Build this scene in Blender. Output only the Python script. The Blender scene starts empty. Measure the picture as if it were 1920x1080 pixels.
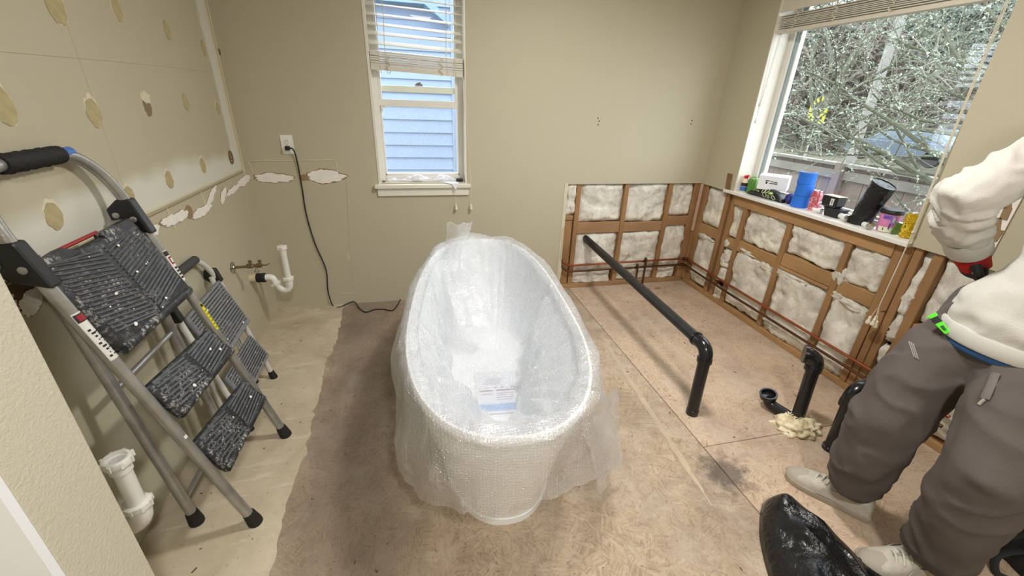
import bpy, bmesh, math, random
from mathutils import Vector, Matrix, noise
PI = math.pi
S = bpy.context.scene
COL = S.collection
# ------------------------------------------------------------------ camera
CAM_H = 1.48
FPX = 782.04                       # focal length in pixels of a 1920 wide frame
AX_R = Vector((0.97303, -0.22811, 0.03436))      # image right in the room
AX_D = Vector((-0.06397, -0.40992, -0.90987))    # image down
AX_F = Vector((0.22164, 0.88314, -0.41346))      # viewing direction
cd = bpy.data.cameras.new('camera'); cam = bpy.data.objects.new('camera', cd); COL.objects.link(cam)
cd.sensor_width = 36.0; cd.lens = FPX / 1920 * 36; cd.clip_start = 0.02; cd.clip_end = 300
m = Matrix.Identity(4)
for i in range(3):
    m[i][0] = AX_R[i]; m[i][1] = -AX_D[i]; m[i][2] = -AX_F[i]
m[2][3] = CAM_H
cam.matrix_world = m
S.camera = cam
# ------------------------------------------------------------------ world: bright overcast sky
w = bpy.data.worlds.new('overcast'); S.world = w; w.use_nodes = True
bg = w.node_tree.nodes['Background']
bg.inputs[0].default_value = (0.82, 0.91, 1.0, 1); bg.inputs[1].default_value = 5.2
S.view_settings.view_transform = 'Standard'; S.view_settings.look = 'None'
S.view_settings.exposure = 0.22; S.view_settings.gamma = 1.0; S.view_settings.use_curve_mapping = False
LAMPS = [(0.95, 1.55, 32.0), (0.30, -0.60, 40.0)]     # ceiling lamps x, y, watts
# ------------------------------------------------------------------ room sizes
XL, XR, YB, ZC = -1.01, 2.375, 3.07, 2.52
YF, XF = -1.7, -2.2
def ray(x, y): return AX_R * (x - 960) + AX_D * (y - 540) + AX_F * FPX
EYE = Vector((0, 0, CAM_H))
def fx(x, y, X): r = ray(x, y); return EYE + r * (X / r.x)      # point of a plane seen at a photo pixel
def fy(x, y, Y): r = ray(x, y); return EYE + r * (Y / r.y)
def fz(x, y, Z=0.0): r = ray(x, y); return EYE + r * ((Z - CAM_H) / r.z)
def V(*a): return Vector(a)
# ------------------------------------------------------------------ mesh builder
class MB:
    def __init__(s): s.v = []; s.f = []; s.mi = []; s.cur = 0
    def add(s, vs, fs):
        b = len(s.v); s.v += [Vector(p) for p in vs]
        for f in fs: s.f.append([i + b for i in f]); s.mi.append(s.cur)
        return s
    def hexa(s, p):   # 8 points: bottom ring, top ring
        return s.add(p, [(3,2,1,0),(4,5,6,7),(0,1,5,4),(1,2,6,5),(2,3,7,6),(3,0,4,7)])
    def box(s, c, d, rot=None):
        c = Vector(c); q = []
        for z in (-.5, .5):
            for x, y in ((-.5,-.5),(.5,-.5),(.5,.5),(-.5,.5)):
                p = Vector((x*d[0], y*d[1], z*d[2]))
                if rot: p = rot @ p
                q.append(c + p)
        return s.hexa(q)
    def bb(s, a, b):
        return s.box([(a[i]+b[i])/2 for i in range(3)], [abs(b[i]-a[i]) for i in range(3)])
    def prism(s, poly, off):   # polygon of 3d points pushed along off
        n = len(poly); off = Vector(off); vs = [Vector(p) for p in poly] + [Vector(p) + off for p in poly]
        return s.add(vs, [tuple(range(n))[::-1], tuple(range(n, 2*n))] + [(i, (i+1) % n, n+(i+1) % n, n+i) for i in range(n)])
    def rings(s, rs, cap=True, close=False):
        n = len(rs[0]); vs = [p for r in rs for p in r]; fs = []
        m_ = len(rs)
        for k in range(m_ if close else m_-1):
            for i in range(n):
                a, b = k*n, ((k+1) % m_)*n
                fs.append((a+i, a+(i+1) % n, b+(i+1) % n, b+i))
        if cap and not close: fs += [tuple(range(n))[::-1], tuple(range((m_-1)*n, m_*n))]
        return s.add(vs, fs)
    def tube(s, path, r, n=12, cap=True, close=False, flat=1.0, up=None):
        path = [Vector(p) for p in path]; L = len(path); rs = []; prev = None
        for k, p in enumerate(path):
            if close: t = path[(k+1) % L] - path[k-1]
            else: t = path[min(k+1, L-1)] - path[max(k-1, 0)]
            if t.length < 1e-9: t = Vector((0,0,1))
            t.normalize()
            if prev is None:
                a = Vector(up) if up else (Vector((0,0,1)) if abs(t.z) < .9 else Vector((1,0,0)))
            else: a = prev
            u = (a - t*a.dot(t))
            if u.length < 1e-6: u = t.orthogonal()
            u.normalize(); prev = u; v = t.cross(u)
            rr = r[k] if isinstance(r, (list, tuple)) else r
            rs.append([p + (u*math.cos(2*PI*i/n)*flat + v*math.sin(2*PI*i/n))*rr for i in range(n)])
        return s.rings(rs, cap, close)
    def cyl(s, a, b, r, n=20, r2=None): return s.tube([a, b], [r, r if r2 is None else r2], n)
    def lathe(s, prof, base=(0,0,0), axis=(0,0,1), n=28, cap=True):
        ax = Vector(axis).normalized(); u = ax.orthogonal().normalized(); v = ax.cross(u); base = Vector(base)
        return s.rings([[base + ax*h + (u*math.cos(2*PI*i/n) + v*math.sin(2*PI*i/n))*r for i in range(n)] for r, h in prof], cap)
    def ball(s, c, r, n=12, m_=8):
        if not isinstance(r, (tuple, list)): r = (r, r, r)
        c = Vector(c)
        return s.rings([[c + Vector((r[0]*math.sin(t)*math.cos(2*PI*i/n), r[1]*math.sin(t)*math.sin(2*PI*i/n), -r[2]*math.cos(t))) for i in range(n)]
                        for t in [PI*(k+.02)/(m_+.04) for k in range(m_+1)]])
    def grid(s, fn, nu, nv, closeu=False):
        vs = [fn(i/(nu if closeu else nu-1), j/(nv-1)) for j in range(nv) for i in range(nu)]; fs = []
        for j in range(nv-1):
            for i in range(nu if closeu else nu-1):
                i2 = (i+1) % nu
                fs.append((j*nu+i, j*nu+i2, (j+1)*nu+i2, (j+1)*nu+i))
        return s.add(vs, fs)
WL = {}
def _link(name, me, mats, parent, org):
    o = bpy.data.objects.new(name, me); COL.objects.link(o)
    for mt in (mats if isinstance(mats, (list, tuple)) else [mats]): me.materials.append(mt)
    WL[o.name] = Vector(org)
    if parent is not None:
        o.parent = parent; o.location = Vector(org) - WL[parent.name]
    else: o.location = org
    return o
def build(name, mb, mats, parent=None, smooth=False, bevel=0, seg=2, org=None, weld=False, angle=None):
    if org is None:
        lo = [min(p[i] for p in mb.v) for i in range(3)]; hi = [max(p[i] for p in mb.v) for i in range(3)]
        org = Vector([(lo[i]+hi[i])/2 for i in range(3)])
        if parent is None: org.z = lo[2]
    org = Vector(org)
    me = bpy.data.meshes.new(name); me.from_pydata([p - org for p in mb.v], [], mb.f)
    me.polygons.foreach_set('material_index', mb.mi)
    bm = bmesh.new(); bm.from_mesh(me)
    if weld: bmesh.ops.remove_doubles(bm, verts=bm.verts, dist=1e-5)
    bmesh.ops.recalc_face_normals(bm, faces=bm.faces)
    if bevel: bmesh.ops.bevel(bm, geom=list(bm.edges), offset=bevel, segments=seg, affect='EDGES', profile=.6)
    bm.to_mesh(me); bm.free()
    if smooth:
        me.polygons.foreach_set('use_smooth', [True]*len(me.polygons))
        if angle is not False:
            try: me.set_sharp_from_angle(angle=math.radians(angle or 38))
            except Exception: pass
    return _link(name, me, mats, parent, org)
def share(name, src, parent, org):      # another object on the same mesh data
    o = bpy.data.objects.new(name, src.data); COL.objects.link(o); WL[o.name] = Vector(org)
    o.parent = parent
    o.location = Vector(org) - (WL[parent.name] if parent else Vector())
    return o
def tag(o, label, cat, group=None):
    o['label'] = label; o['category'] = cat
    if group: o['group'] = group
    return o
def thing(name, label, cat, loc, group=None):
    o = bpy.data.objects.new(name, None); COL.objects.link(o); o.location = loc; o.empty_display_size = .05
    WL[o.name] = Vector(loc); return tag(o, label, cat, group)
def struct(o, label, cat=None):
    o['kind'] = 'structure'; o['label'] = label
    o['category'] = cat or o.name.split('_')[0].split('.')[0]
    return o
def bake(o):      # modifiers into the mesh
    dg = bpy.context.evaluated_depsgraph_get(); dg.update()
    me = bpy.data.meshes.new_from_object(o.evaluated_get(dg)); old = o.data
    o.modifiers.clear(); o.data = me; bpy.data.meshes.remove(old); return o
def displace(o, fn):
    me = o.data; vs = me.vertices
    ns = [v.normal.copy() for v in vs]; loc = WL[o.name]
    for v, n in zip(vs, ns): v.co = v.co + fn(v.co + loc, n)
    me.update()
def arc(pts, rad=.02, k=6):     # polyline with rounded corners
    pts = [Vector(p) for p in pts]; out = [pts[0]]
    for a, b, c in zip(pts, pts[1:], pts[2:]):
        d1 = (a-b); d2 = (c-b); r = min(rad, d1.length*.49, d2.length*.49)
        p, q = b + d1.normalized()*r, b + d2.normalized()*r
        for i in range(k+1):
            t = i/k; out.append(p*(1-t)**2 + b*2*t*(1-t) + q*t*t)
    return out + [pts[-1]]
def spline(pts, k=8):
    pts = [Vector(p) for p in pts]; P = [pts[0]*2-pts[1]] + pts + [pts[-1]*2-pts[-2]]; out = []
    for i in range(1, len(P)-2):
        a, b, c, d = P[i-1], P[i], P[i+1], P[i+2]
        for j in range(k):
            t = j/k; out.append(.5*((2*b) + (c-a)*t + (2*a-5*b+4*c-d)*t*t + (3*b-a-3*c+d)*t**3))
    return out + [pts[-1]]
def fbm(p, sc=1.0, o=3): return noise.fractal(Vector(p)*sc, 1.0, 2.0, o, noise_basis='PERLIN_ORIGINAL')
def smooth01(a, b, x): t = max(0, min(1, (x-a)/(b-a))); return t*t*(3-2*t)
# ------------------------------------------------------------------ materials
def srgb(r, g, b): return tuple((c/255/12.92 if c/255 <= .04045 else ((c/255+.055)/1.055)**2.4) for c in (r, g, b)) + (1,)
class N:
    def __init__(s, name):
        s.m = bpy.data.materials.new(name); s.m.use_nodes = True; s.t = s.m.node_tree; s.n = s.t.nodes; s.b = s.n['Principled BSDF']
    def node(s, ty, **k):
        n = s.n.new(ty)
        for a, v in k.items():
            if a.startswith('i_'):
                a = a[2:]; n.inputs[int(a) if a.isdigit() else a.replace('_', ' ')].default_value = v
            else: setattr(n, a, v)
        return n
    def lk(s, a, b): s.t.links.new(a, b)
    def pos(s): return s.node('ShaderNodeNewGeometry').outputs['Position']
    def obj(s): return s.node('ShaderNodeTexCoord').outputs['Object']
    def map(s, v, scale=(1,1,1), rot=(0,0,0), loc=(0,0,0)):
        n = s.node('ShaderNodeMapping'); n.inputs['Scale'].default_value = scale; n.inputs['Rotation'].default_value = rot; n.inputs['Location'].default_value = loc
        s.lk(v, n.inputs[0]); return n.outputs[0]
    def noise(s, v, scale, detail=4, rough=.55, dist=0):
        n = s.node('ShaderNodeTexNoise', i_Scale=scale, i_Detail=detail, i_Roughness=rough, i_Distortion=dist); s.lk(v, n.inputs['Vector']); return n.outputs['Fac']
    def vor(s, v, scale, out='Distance', feature='F1', rnd=1.0):
        n = s.node('ShaderNodeTexVoronoi', feature=feature, i_Scale=scale, i_Randomness=rnd); s.lk(v, n.inputs['Vector']); return n.outputs[out]
    def ramp(s, f, stops, interp='LINEAR'):
        n = s.node('ShaderNodeValToRGB'); e = n.color_ramp.elements; n.color_ramp.interpolation = interp
        while len(e) > 1: e.remove(e[-1])
        e[0].position = stops[0][0]; e[0].color = stops[0][1] if not isinstance(stops[0][1], (int, float)) else (stops[0][1],)*3+(1,)
        for p, c in stops[1:]:
            x = e.new(p); x.color = c if not isinstance(c, (int, float)) else (c, c, c, 1)
        s.lk(f, n.inputs[0]); return n.outputs[0]
    def mix(s, f, a, b, ty='MIX'):
        n = s.node('ShaderNodeMix', data_type='RGBA', blend_type=ty)
        for i, x in ((0, f), (6, a), (7, b)):
            if isinstance(x, (int, float)): n.inputs[i].default_value = x
            elif isinstance(x, tuple): n.inputs[i].default_value = x
            else: s.lk(x, n.inputs[i])
        return n.outputs[2]
    def math(s, op, a, b=0.0, c=None):
        n = s.node('ShaderNodeMath', operation=op)
        for i, x in enumerate((a, b) if c is None else (a, b, c)):
            if isinstance(x, (int, float)): n.inputs[i].default_value = x
            else: s.lk(x, n.inputs[i])
        return n.outputs[0]
    def sep(s, v): n = s.node('ShaderNodeSeparateXYZ'); s.lk(v, n.inputs[0]); return n.outputs
    def bump(s, h, strength=.3, dist=.01):
        n = s.node('ShaderNodeBump', i_Strength=strength, i_Distance=dist); s.lk(h, n.inputs['Height']); s.lk(n.outputs[0], s.b.inputs['Normal'])
    def col(s, c):
        if isinstance(c, tuple): s.b.inputs['Base Color'].default_value = c
        else: s.lk(c, s.b.inputs['Base Color'])
    def set(s, rough=.5, metal=0, **k):
        s.b.inputs['Roughness'].default_value = rough; s.b.inputs['Metallic'].default_value = metal
        for a, v in k.items(): s.b.inputs[a.replace('_', ' ')].default_value = v
        return s
MATS = {}
def simple(name, c, rough=.5, metal=0, var=0.0, vs=20, bump=0, bs=200, **k):
    if name in MATS: return MATS[name]
    n = N(name); n.set(rough, metal, **k)
    if var:
        f = n.noise(n.obj(), vs, 4); d = tuple(max(0, x*(1-var)) for x in c[:3])+(1,); l = tuple(min(1, x*(1+var*.6)) for x in c[:3])+(1,)
        n.col(n.ramp(f, [(.3, d), (.7, l)]))
    else: n.col(c)
    if bump: n.bump(n.noise(n.obj(), bs, 3), bump, .004)
    MATS[name] = n.m; return n.m
BEIGE = srgb(188, 181, 157)
def mk_paint(name, c, bump=.25, sc=130, extra=None):
    n = N(name); n.set(.62); p = n.pos()
    f = n.noise(p, 1.3, 3); c2 = tuple(x*.93 for x in c[:3])+(1,)
    base = n.mix(f, c2, c)
    if extra: base = extra(n, p, base)
    n.col(base); n.bump(n.noise(p, sc, 2), bump, .003); return n.m
M_WALL = mk_paint('beige wall paint', BEIGE)
M_WALL_TEX = mk_paint('orange peel wall paint', srgb(208, 203, 184), .7, 120)
def left_extra(n, p, base):
    x, y, z = n.sep(p); wob = n.math('MULTIPLY', n.math('SUBTRACT', n.noise(p, 3.0, 2), .5), .16)
    # primer brushed along the cut and down the corner
    zz = n.math('ADD', z, wob); yy = n.math('ADD', y, wob)
    h = n.ramp(zz, [(1.075, 1.0), (1.15, 0.0)]) if False else n.math('SUBTRACT', 1.0, n.math('SMOOTH_MIN', 1.0, n.math('MAXIMUM', n.math('MULTIPLY', n.math('SUBTRACT', zz, 1.11), 16.0), 0.0), .1))
    g = n.math('MINIMUM', n.math('MAXIMUM', n.math('MULTIPLY', n.math('SUBTRACT', yy, 2.86), 28.0), 0.0), 1.0)
    ff = n.math('MAXIMUM', h, g)
    up = n.math('GREATER_THAN', z, 1.018); ff = n.math('MULTIPLY', ff, up)
    ff = n.math('MULTIPLY', ff, n.math('LESS_THAN', y, 2.965))
    return n.mix(ff, base, srgb(214, 212, 200))
M_WALL_L = mk_paint('patched wall paint', BEIGE, .25, 130, left_extra)
M_WHITE = simple('white trim paint', srgb(226, 222, 210), .4, 0, .03, 8)
M_CEIL = simple('ceiling white', srgb(225, 222, 212), .8)
M_VINYL = simple('white vinyl', srgb(228, 226, 218), .35)
M_GYP = simple('white gypsum', srgb(238, 233, 226), .9, 0, .06, 30, .5, 90)
M_PAPER = simple('torn drywall paper', srgb(180, 166, 126), .85, 0, .12, 40, .4, 120)
M_BROWN = simple('brown adhesive', srgb(120, 95, 60), .6)
def mk_wood(name, a, b, sc=9, stretch=(1,1,.12), dark=None, rough=.7):
    n = N(name); n.set(rough); o = n.map(n.obj(), stretch); f = n.noise(o, sc*4, 5, .6, .8); g = n.noise(n.obj(), 3, 3)
    c = n.mix(f, a, b); c = n.mix(n.ramp(g, [(.35, 0.0), (.75, 0.55)]), c, dark or tuple(x*.6 for x in a[:3])+(1,))
    n.col(c); n.bump(f, .25, .004); return n.m
M_STUD_Z = mk_wood('fir stud', srgb(138, 101, 64), srgb(176, 136, 92))
M_STUD_X = mk_wood('fir plate', srgb(142, 107, 72), srgb(188, 150, 110), 9, (.12, 1, 1))
M_STUD_Y = mk_wood('fir blocking', srgb(150, 113, 70), srgb(190, 152, 106), 9, (1, .12, 1))
def mk_fluff():
    n = N('fibreglass'); n.set(.95); o = n.obj()
    f = n.noise(o, 3.2, 6, .7, .6); g = n.noise(o, 16, 5, .7); c = n.mix(n.ramp(f, [(.30, 0.0), (.60, 1.0)]), srgb(186, 180, 168), srgb(243, 240, 228))
    c = n.mix(n.ramp(g, [(.34, .5), (.48, 0.0)]), c, srgb(176, 164, 142)); f3 = n.noise(n.map(o, (1, 1, 1), (.4, .3, .6)), 70, 6, .8, 1.2); c = n.mix(n.ramp(f3, [(.36, .4), (.46, 0.0)]), c, srgb(166, 156, 140)); n.col(c)
    n.bump(n.math('ADD', n.noise(o, 26, 6, .75, .8), n.math('MULTIPLY', n.noise(o, 110, 4, .8, 1.0), .5)), .6, .012)
    n.b.inputs['Subsurface Weight'].default_value = 0; return n.m
M_FLUFF = mk_fluff()
def mk_osb(name, a, b, dark, stain):
    n = N(name); n.set(.8); p = n.pos()
    def strands(cell, sc, off):
        v = n.node('ShaderNodeTexVoronoi', i_Scale=cell); n.lk(n.map(p, (1, 1, 1), (0, 0, off), (off, off*2, 0)), v.inputs['Vector']); cs = n.sep(v.outputs['Color'])
        ro = n.node('ShaderNodeVectorRotate', rotation_type='Z_AXIS'); n.lk(p, ro.inputs['Vector']); n.lk(n.math('MULTIPLY', cs[0], 6.0), ro.inputs['Angle'])
        return n.noise(n.map(ro.outputs[0], (sc*.11, sc, 1)), 1.0, 3, .6), cs
    s1, c1 = strands(22, 112, .3); s2, c2 = strands(33, 165, 1.7)
    c = n.mix(n.ramp(s1, [(.36, 0.0), (.66, 1.0)]), a, b); c = n.mix(n.math('MULTIPLY', c1[1], .35), c, tuple(min(1, x*1.12) for x in b[:3])+(1,))
    c = n.mix(n.ramp(s2, [(.32, .75), (.44, 0.0)]), c, dark); c = n.mix(n.ramp(s2, [(.62, 0.0), (.74, .5)]), c, tuple(min(1, x*1.2) for x in b[:3])+(1,))
    st = n.noise(p, 1.9, 5, .65, .4); c = n.mix(n.ramp(st, [(.44, 0.0), (.68, .7)]), c, stain)
    sp = n.noise(p, 60, 3, .6); c = n.mix(n.ramp(sp, [(.63, 0.0), (.71, .6)]), c, srgb(80, 66, 56))
    du = n.noise(p, 4.0, 6, .75); c = n.mix(n.ramp(du, [(.46, 0.0), (.72, .55)]), c, srgb(200, 188, 170))
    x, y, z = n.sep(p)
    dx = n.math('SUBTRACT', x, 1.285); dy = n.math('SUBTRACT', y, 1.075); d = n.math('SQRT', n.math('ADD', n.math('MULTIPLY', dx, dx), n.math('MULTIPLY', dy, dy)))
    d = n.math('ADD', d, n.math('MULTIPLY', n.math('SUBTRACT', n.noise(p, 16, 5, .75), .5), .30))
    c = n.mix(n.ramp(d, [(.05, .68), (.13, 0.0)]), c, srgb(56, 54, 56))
    # dark stain beside the tub, with the tub's soft shadow painted in
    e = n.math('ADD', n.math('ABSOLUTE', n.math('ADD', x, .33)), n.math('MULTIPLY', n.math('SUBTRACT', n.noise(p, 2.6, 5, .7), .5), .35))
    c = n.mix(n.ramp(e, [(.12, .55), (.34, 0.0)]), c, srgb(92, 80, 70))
    n.col(c); n.bump(n.math('ADD', s1, n.math('MULTIPLY', s2, .6)), .35, .003); return n.m
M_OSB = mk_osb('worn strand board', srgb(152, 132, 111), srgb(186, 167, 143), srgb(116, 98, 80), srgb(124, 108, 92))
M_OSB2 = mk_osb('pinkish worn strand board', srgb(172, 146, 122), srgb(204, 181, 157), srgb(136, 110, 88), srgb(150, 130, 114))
def mk_thinset():
    n = N('dusty mortar skim'); n.set(.9); p = n.pos(); f = n.noise(p, 3, 6, .7, .5); g = n.noise(p, 40, 4, .7)
    c = n.mix(n.ramp(f, [(.3, 0.0), (.7, 1.0)]), srgb(168, 154, 130), srgb(204, 192, 168)); c = n.mix(n.ramp(g, [(.62, 0.0), (.7, .45)]), c, srgb(120, 104, 84))
    c = n.mix(n.ramp(n.noise(n.map(p, (2, 9, 1)), 2.5, 5, .7), [(.56, 0.0), (.7, .5)]), c, srgb(226, 218, 200))
    n.col(c); n.bump(g, .35, .004); return n.m
M_THIN = mk_thinset()
M_ALU = simple('worn aluminium', srgb(176, 175, 172), .36, .7, .2, 14, .15, 90)
M_BLACK = simple('black plastic', srgb(26, 26, 28), .42)
M_RUBBER = simple('black rubber', srgb(24, 23, 23), .7)
M_ABS = simple('black pipe', srgb(26, 27, 29), .22, 0, .3, 8)
M_ABS_OLD = simple('scuffed black pipe', srgb(34, 34, 36), .42, 0, .4, 12, .1, 60)
M_PVC = simple('white plastic pipe', srgb(232, 230, 224), .28)
M_COPPER = simple('copper', srgb(170, 100, 68), .38, .9, .3, 9)
M_COPPER2 = simple('tarnished copper', srgb(104, 74, 56), .42, .9, .3, 9)
M_CHROME = simple('chrome', srgb(190, 188, 182), .15, 1.0)
M_BRASS = simple('dull brass', srgb(140, 124, 96), .35, .9, .2, 30)
def mk_glass():
    n = N('window glass'); t = n.node('ShaderNodeBsdfTransparent'); g = n.node('ShaderNodeBsdfGlossy', i_Roughness=0.0); fr = n.node('ShaderNodeLayerWeight', i_Blend=.5); f5 = n.math('ADD', .04, n.math('MULTIPLY', n.math('POWER', fr.outputs['Facing'], 5.0), .9)); mx = n.node('ShaderNodeMixShader')
    n.lk(f5, mx.inputs[0]); n.lk(t.outputs[0], mx.inputs[1]); n.lk(g.outputs[0], mx.inputs[2]); n.lk(mx.outputs[0], n.n['Material Output'].inputs[0]); n.n.remove(n.b); return n.m
M_GLASS = mk_glass()
def mk_screen():
    n = N('insect screen'); t = n.node('ShaderNodeBsdfTransparent'); d = n.node('ShaderNodeBsdfDiffuse', i_Color=(.55, .58, .62, 1)); mx = n.node('ShaderNodeMixShader')
    f = n.ramp(n.noise(n.pos(), 60, 4, .7), [(.4, .06), (.7, .28)]); n.lk(f, mx.inputs[0]); n.lk(t.outputs[0], mx.inputs[1]); n.lk(d.outputs[0], mx.inputs[2]); n.lk(mx.outputs[0], n.n['Material Output'].inputs[0]); n.n.remove(n.b); return n.m
M_SCREEN = mk_screen()
# ================================================================== setting
rnd = random.Random(7)
SHEATH = simple('sheathing', srgb(120, 92, 62), .85, 0, .2, 6)
# floor
b = MB(); b.bb((XF, YF, -.06), (XR+.16, YB+.16, -.02)); floor = struct(build('floor', b, simple('joist void', srgb(40, 32, 26), .9), org=(0,0,0)), 'worn strand board subfloor of the gutted bathroom', 'floor')
def panel(x0, x1, y0, y1, mt):
    b = MB(); b.bb((x0, y0, -.02), (x1, y1, 0)); return build('subfloor_panel', b, mt, floor, bevel=.0015, seg=1)
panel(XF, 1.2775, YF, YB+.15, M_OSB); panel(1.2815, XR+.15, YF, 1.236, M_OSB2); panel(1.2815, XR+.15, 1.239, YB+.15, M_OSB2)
def sheet(name, edge, z0, z1, mt, parent):      # flat ragged layer lying on the floor, outline given as points
    b = MB(); b.prism([V(x, y, z0) for x, y in edge], (0, 0, z1-z0)); return build(name, b, mt, parent)
right = []
for i in range(90):
    y = 0.2 + i*(YB-.2)/89
    right.append((-.545 + .022*fbm((y*2.1, 0, 3), 1, 3) + .020*fbm((y*17, 4, 3), 1, 3), y))
sheet('mortar_skim', [(XL, .2)] + right + [(XL, YB)], 0, .004, M_THIN, floor)
L1 = []; L2 = []
for i in range(50):
    y = .95 + i*1.35/49; x = 1.115 + (y-1.0)*.085; wd = .012*smooth01(.95, 1.2, y)*smooth01(2.3, 2.0, y)+.003
    L1.append((x - wd + .008*fbm((y*14, 1, 0), 1, 3), y)); L2.append((x + wd + .008*fbm((y*14, 9, 0), 1, 3), y))
sheet('mortar_skim', L1 + L2[::-1], 0, .0012, simple('mortar smear', srgb(184, 168, 145), .9, 0, .15, 12), floor)
# trowel combed mortar ridges beside the tub
for k in range(9):
    y = 1.42 + k*.035; x0 = 1.03 + rnd.uniform(-.02, .02); b = MB(); b.tube([V(x0, y, .0008), V(x0+.05, y-.012, .0012), V(x0+.12, y-.03, .0008)], .0022, 5); build('mortar_ridge', b, simple('mortar smear', srgb(184, 168, 145)), floor)
# ceiling
b = MB(); b.bb((XF, YF, ZC), (XR+.16, YB+.16, ZC+.05)); struct(build('ceiling', b, M_CEIL), 'plain white ceiling above the bathroom')
# back wall: drywall with window opening and cut-away corner, sheathing behind
W1 = (-.2, .395, .915, 2.14); CUTX, CUTZ = 1.187, .892
b = MB(); D = .013
for x0, x1, z0, z1 in ((XL-.1, W1[0], 0, ZC), (W1[0], W1[1], 0, W1[2]), (W1[0], W1[1], W1[3], ZC), (W1[1], CUTX, 0, ZC), (CUTX, XR+.16, CUTZ, ZC)):
    b.bb((x0, YB, z0), (x1, YB+D, z1))
for x0, x1, z0, z1 in ((W1[0]-.02, W1[0], W1[2], W1[3]), (W1[1], W1[1]+.02, W1[2], W1[3]), (W1[0], W1[1], W1[2]-.02, W1[2]), (W1[0], W1[1], W1[3], W1[3]+.02)):
    b.bb((x0, YB+D, z0), (x1, YB+.15, z1))
b.cur = 1
for x0, x1, z0, z1 in ((XL-.1, W1[0], 0, ZC), (W1[0], W1[1], 0, W1[2]), (W1[0], W1[1], W1[3], ZC), (W1[1], XR+.16, 0, ZC)):
    b.bb((x0, YB+.15, z0), (x1, YB+.17, z1))
wall_back = struct(build('wall_back', b, [M_WALL, SHEATH], org=(0, YB, 0)), 'beige back wall with a narrow window and a cut-away corner', 'wall')
# right wall
W2 = (1.462, 2.70, .882, 2.15); CZ2 = .888; CUTY = .45
b = MB()
for y0, y1, z0, z1 in ((YF, CUTY, 0, ZC), (CUTY, W2[0], CZ2, ZC), (W2[0], W2[1], W2[3], ZC), (W2[1], YB+D, CZ2, ZC)):
    b.bb((XR, y0, z0), (XR+D, y1, z1))
for y0, y1, z0, z1 in ((W2[0]-.02, W2[0], W2[2], W2[3]), (W2[1], W2[1]+.02, W2[2], W2[3]), (W2[0]-.02, W2[1]+.02, W2[3], W2[3]+.02)):
    b.bb((XR+D, y0, z0), (XR+.155, y1, z1))
b.cur = 1
for y0, y1, z0, z1 in ((YF, W2[0], 0, ZC), (W2[0], W2[1], 0, W2[2]-.03), (W2[0], W2[1], W2[3], ZC), (W2[1], YB+.17, 0, ZC)):
    b.bb((XR+.15, y0, z0), (XR+.17, y1, z1))
wall_right = struct(build('wall_right', b, [M_WALL, SHEATH], org=(XR, 0, 0)), 'beige right wall with the big window, opened to the studs below', 'wall')
# painted white window return
b = MB(); b.bb((XR-.001, W2[1]-.006, W2[2]), (XR+.15, W2[1]+.001, W2[3])); build('window_return', b, M_WHITE, wall_right)
# left wall, partition stub, front wall
b = MB(); b.bb((XL-.1, YF, 0), (XL, YB, ZC)); wall_left = struct(build('wall_left', b, M_WALL_L, org=(XL, 0, 0)), 'patched beige left wall with glue spots and torn drywall', 'wall')
PXE, PY0, PY1 = -.72, .705, .876
b = MB(); b.bb((XL, PY0, 0), (PXE, PY1, ZC)); struct(build('wall_partition', b, M_WALL_TEX, bevel=.004), 'textured beige wall end at the lower left of the picture', 'wall')
b = MB(); b.bb((XL, PY0-.018, 0), (PXE-.001, PY0, 2.2)); b.bb((XL, PY0-.024, 0), (PXE-.16, PY0-.018, 2.2)); struct(build('trim_1', b, simple('white door trim', srgb(244, 247, 252), .4)), 'white door trim at the bottom left corner', 'trim')
b = MB(); b.bb((XL-.1, YF-.1, 0), (XR+.16, YF, ZC)); struct(build('wall_front', b, M_WALL), 'plain beige wall behind the viewer', 'wall')
# ------------------------------------------------------------------ framing
def stud(mb_or, name, mt, parent): return build(name, mb_or, mt, parent, bevel=.003, seg=1)
SY0, SY1 = YB+D, YB+.148
def bstud(x, w=.038, z0=.04, z1=.90, y0=SY0): b = MB(); b.bb((x-w/2, y0, z0), (x+w/2, SY1, z1)); stud(b, 'stud', M_STUD_Z, wall_back)
for x in (1.287, 1.700, 2.098): bstud(x)
bstud(1.226, .07, .04, .60, SY0+.012)
bstud(2.345, .05)
def bblock(x0, x1, z0, z1, nm='blocking'): b = MB(); b.bb((x0, SY0+.004, z0), (x1, SY1, z1)); stud(b, nm, M_STUD_X, wall_back)
bblock(1.307, 1.680, .488, .578); bblock(1.720, 2.078, .488, .568); bblock(2.118, 2.319, .532, .612); bblock(1.19, 1.26, .602, .640)
b = MB(); b.bb((CUTX, SY0, 0), (XR+.14, SY1, .040)); stud(b, 'bottom_plate', M_STUD_X, wall_back)
SX0, SX1 = XR+D, XR+.148
def rstud(y, w=.038, z0=.04, z1=.886, x0=SX0): b = MB(); b.bb((x0, y-w/2, z0), (SX1, y+w/2, z1)); stud(b, 'stud', M_STUD_Z, wall_right)
rstud(3.030, .055); b = MB(); b.bb((XR-.006, YB-.012, .04), (XR+.07, YB+.06, .89)); stud(b, 'stud', M_STUD_Z, wall_right)
rstud(2.765, .040); rstud(2.700, .038, x0=SX0+.004); rstud(2.560); rstud(2.158, z1=.80); rstud(1.748, z1=.80)
rstud(1.498); rstud(1.456, x0=SX0+.003); rstud(1.414, x0=SX0+.001); rstud(1.330, .045); rstud(.930); rstud(.53)
def rblock(y0, y1, z0, z1, x0=.004): b = MB(); b.bb((SX0+x0, y0, z0), (SX1, y1, z1)); stud(b, 'blocking', M_STUD_Y, wall_right)
rblock(2.580, 2.542+.0, .47, .50) if False else None
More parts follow.
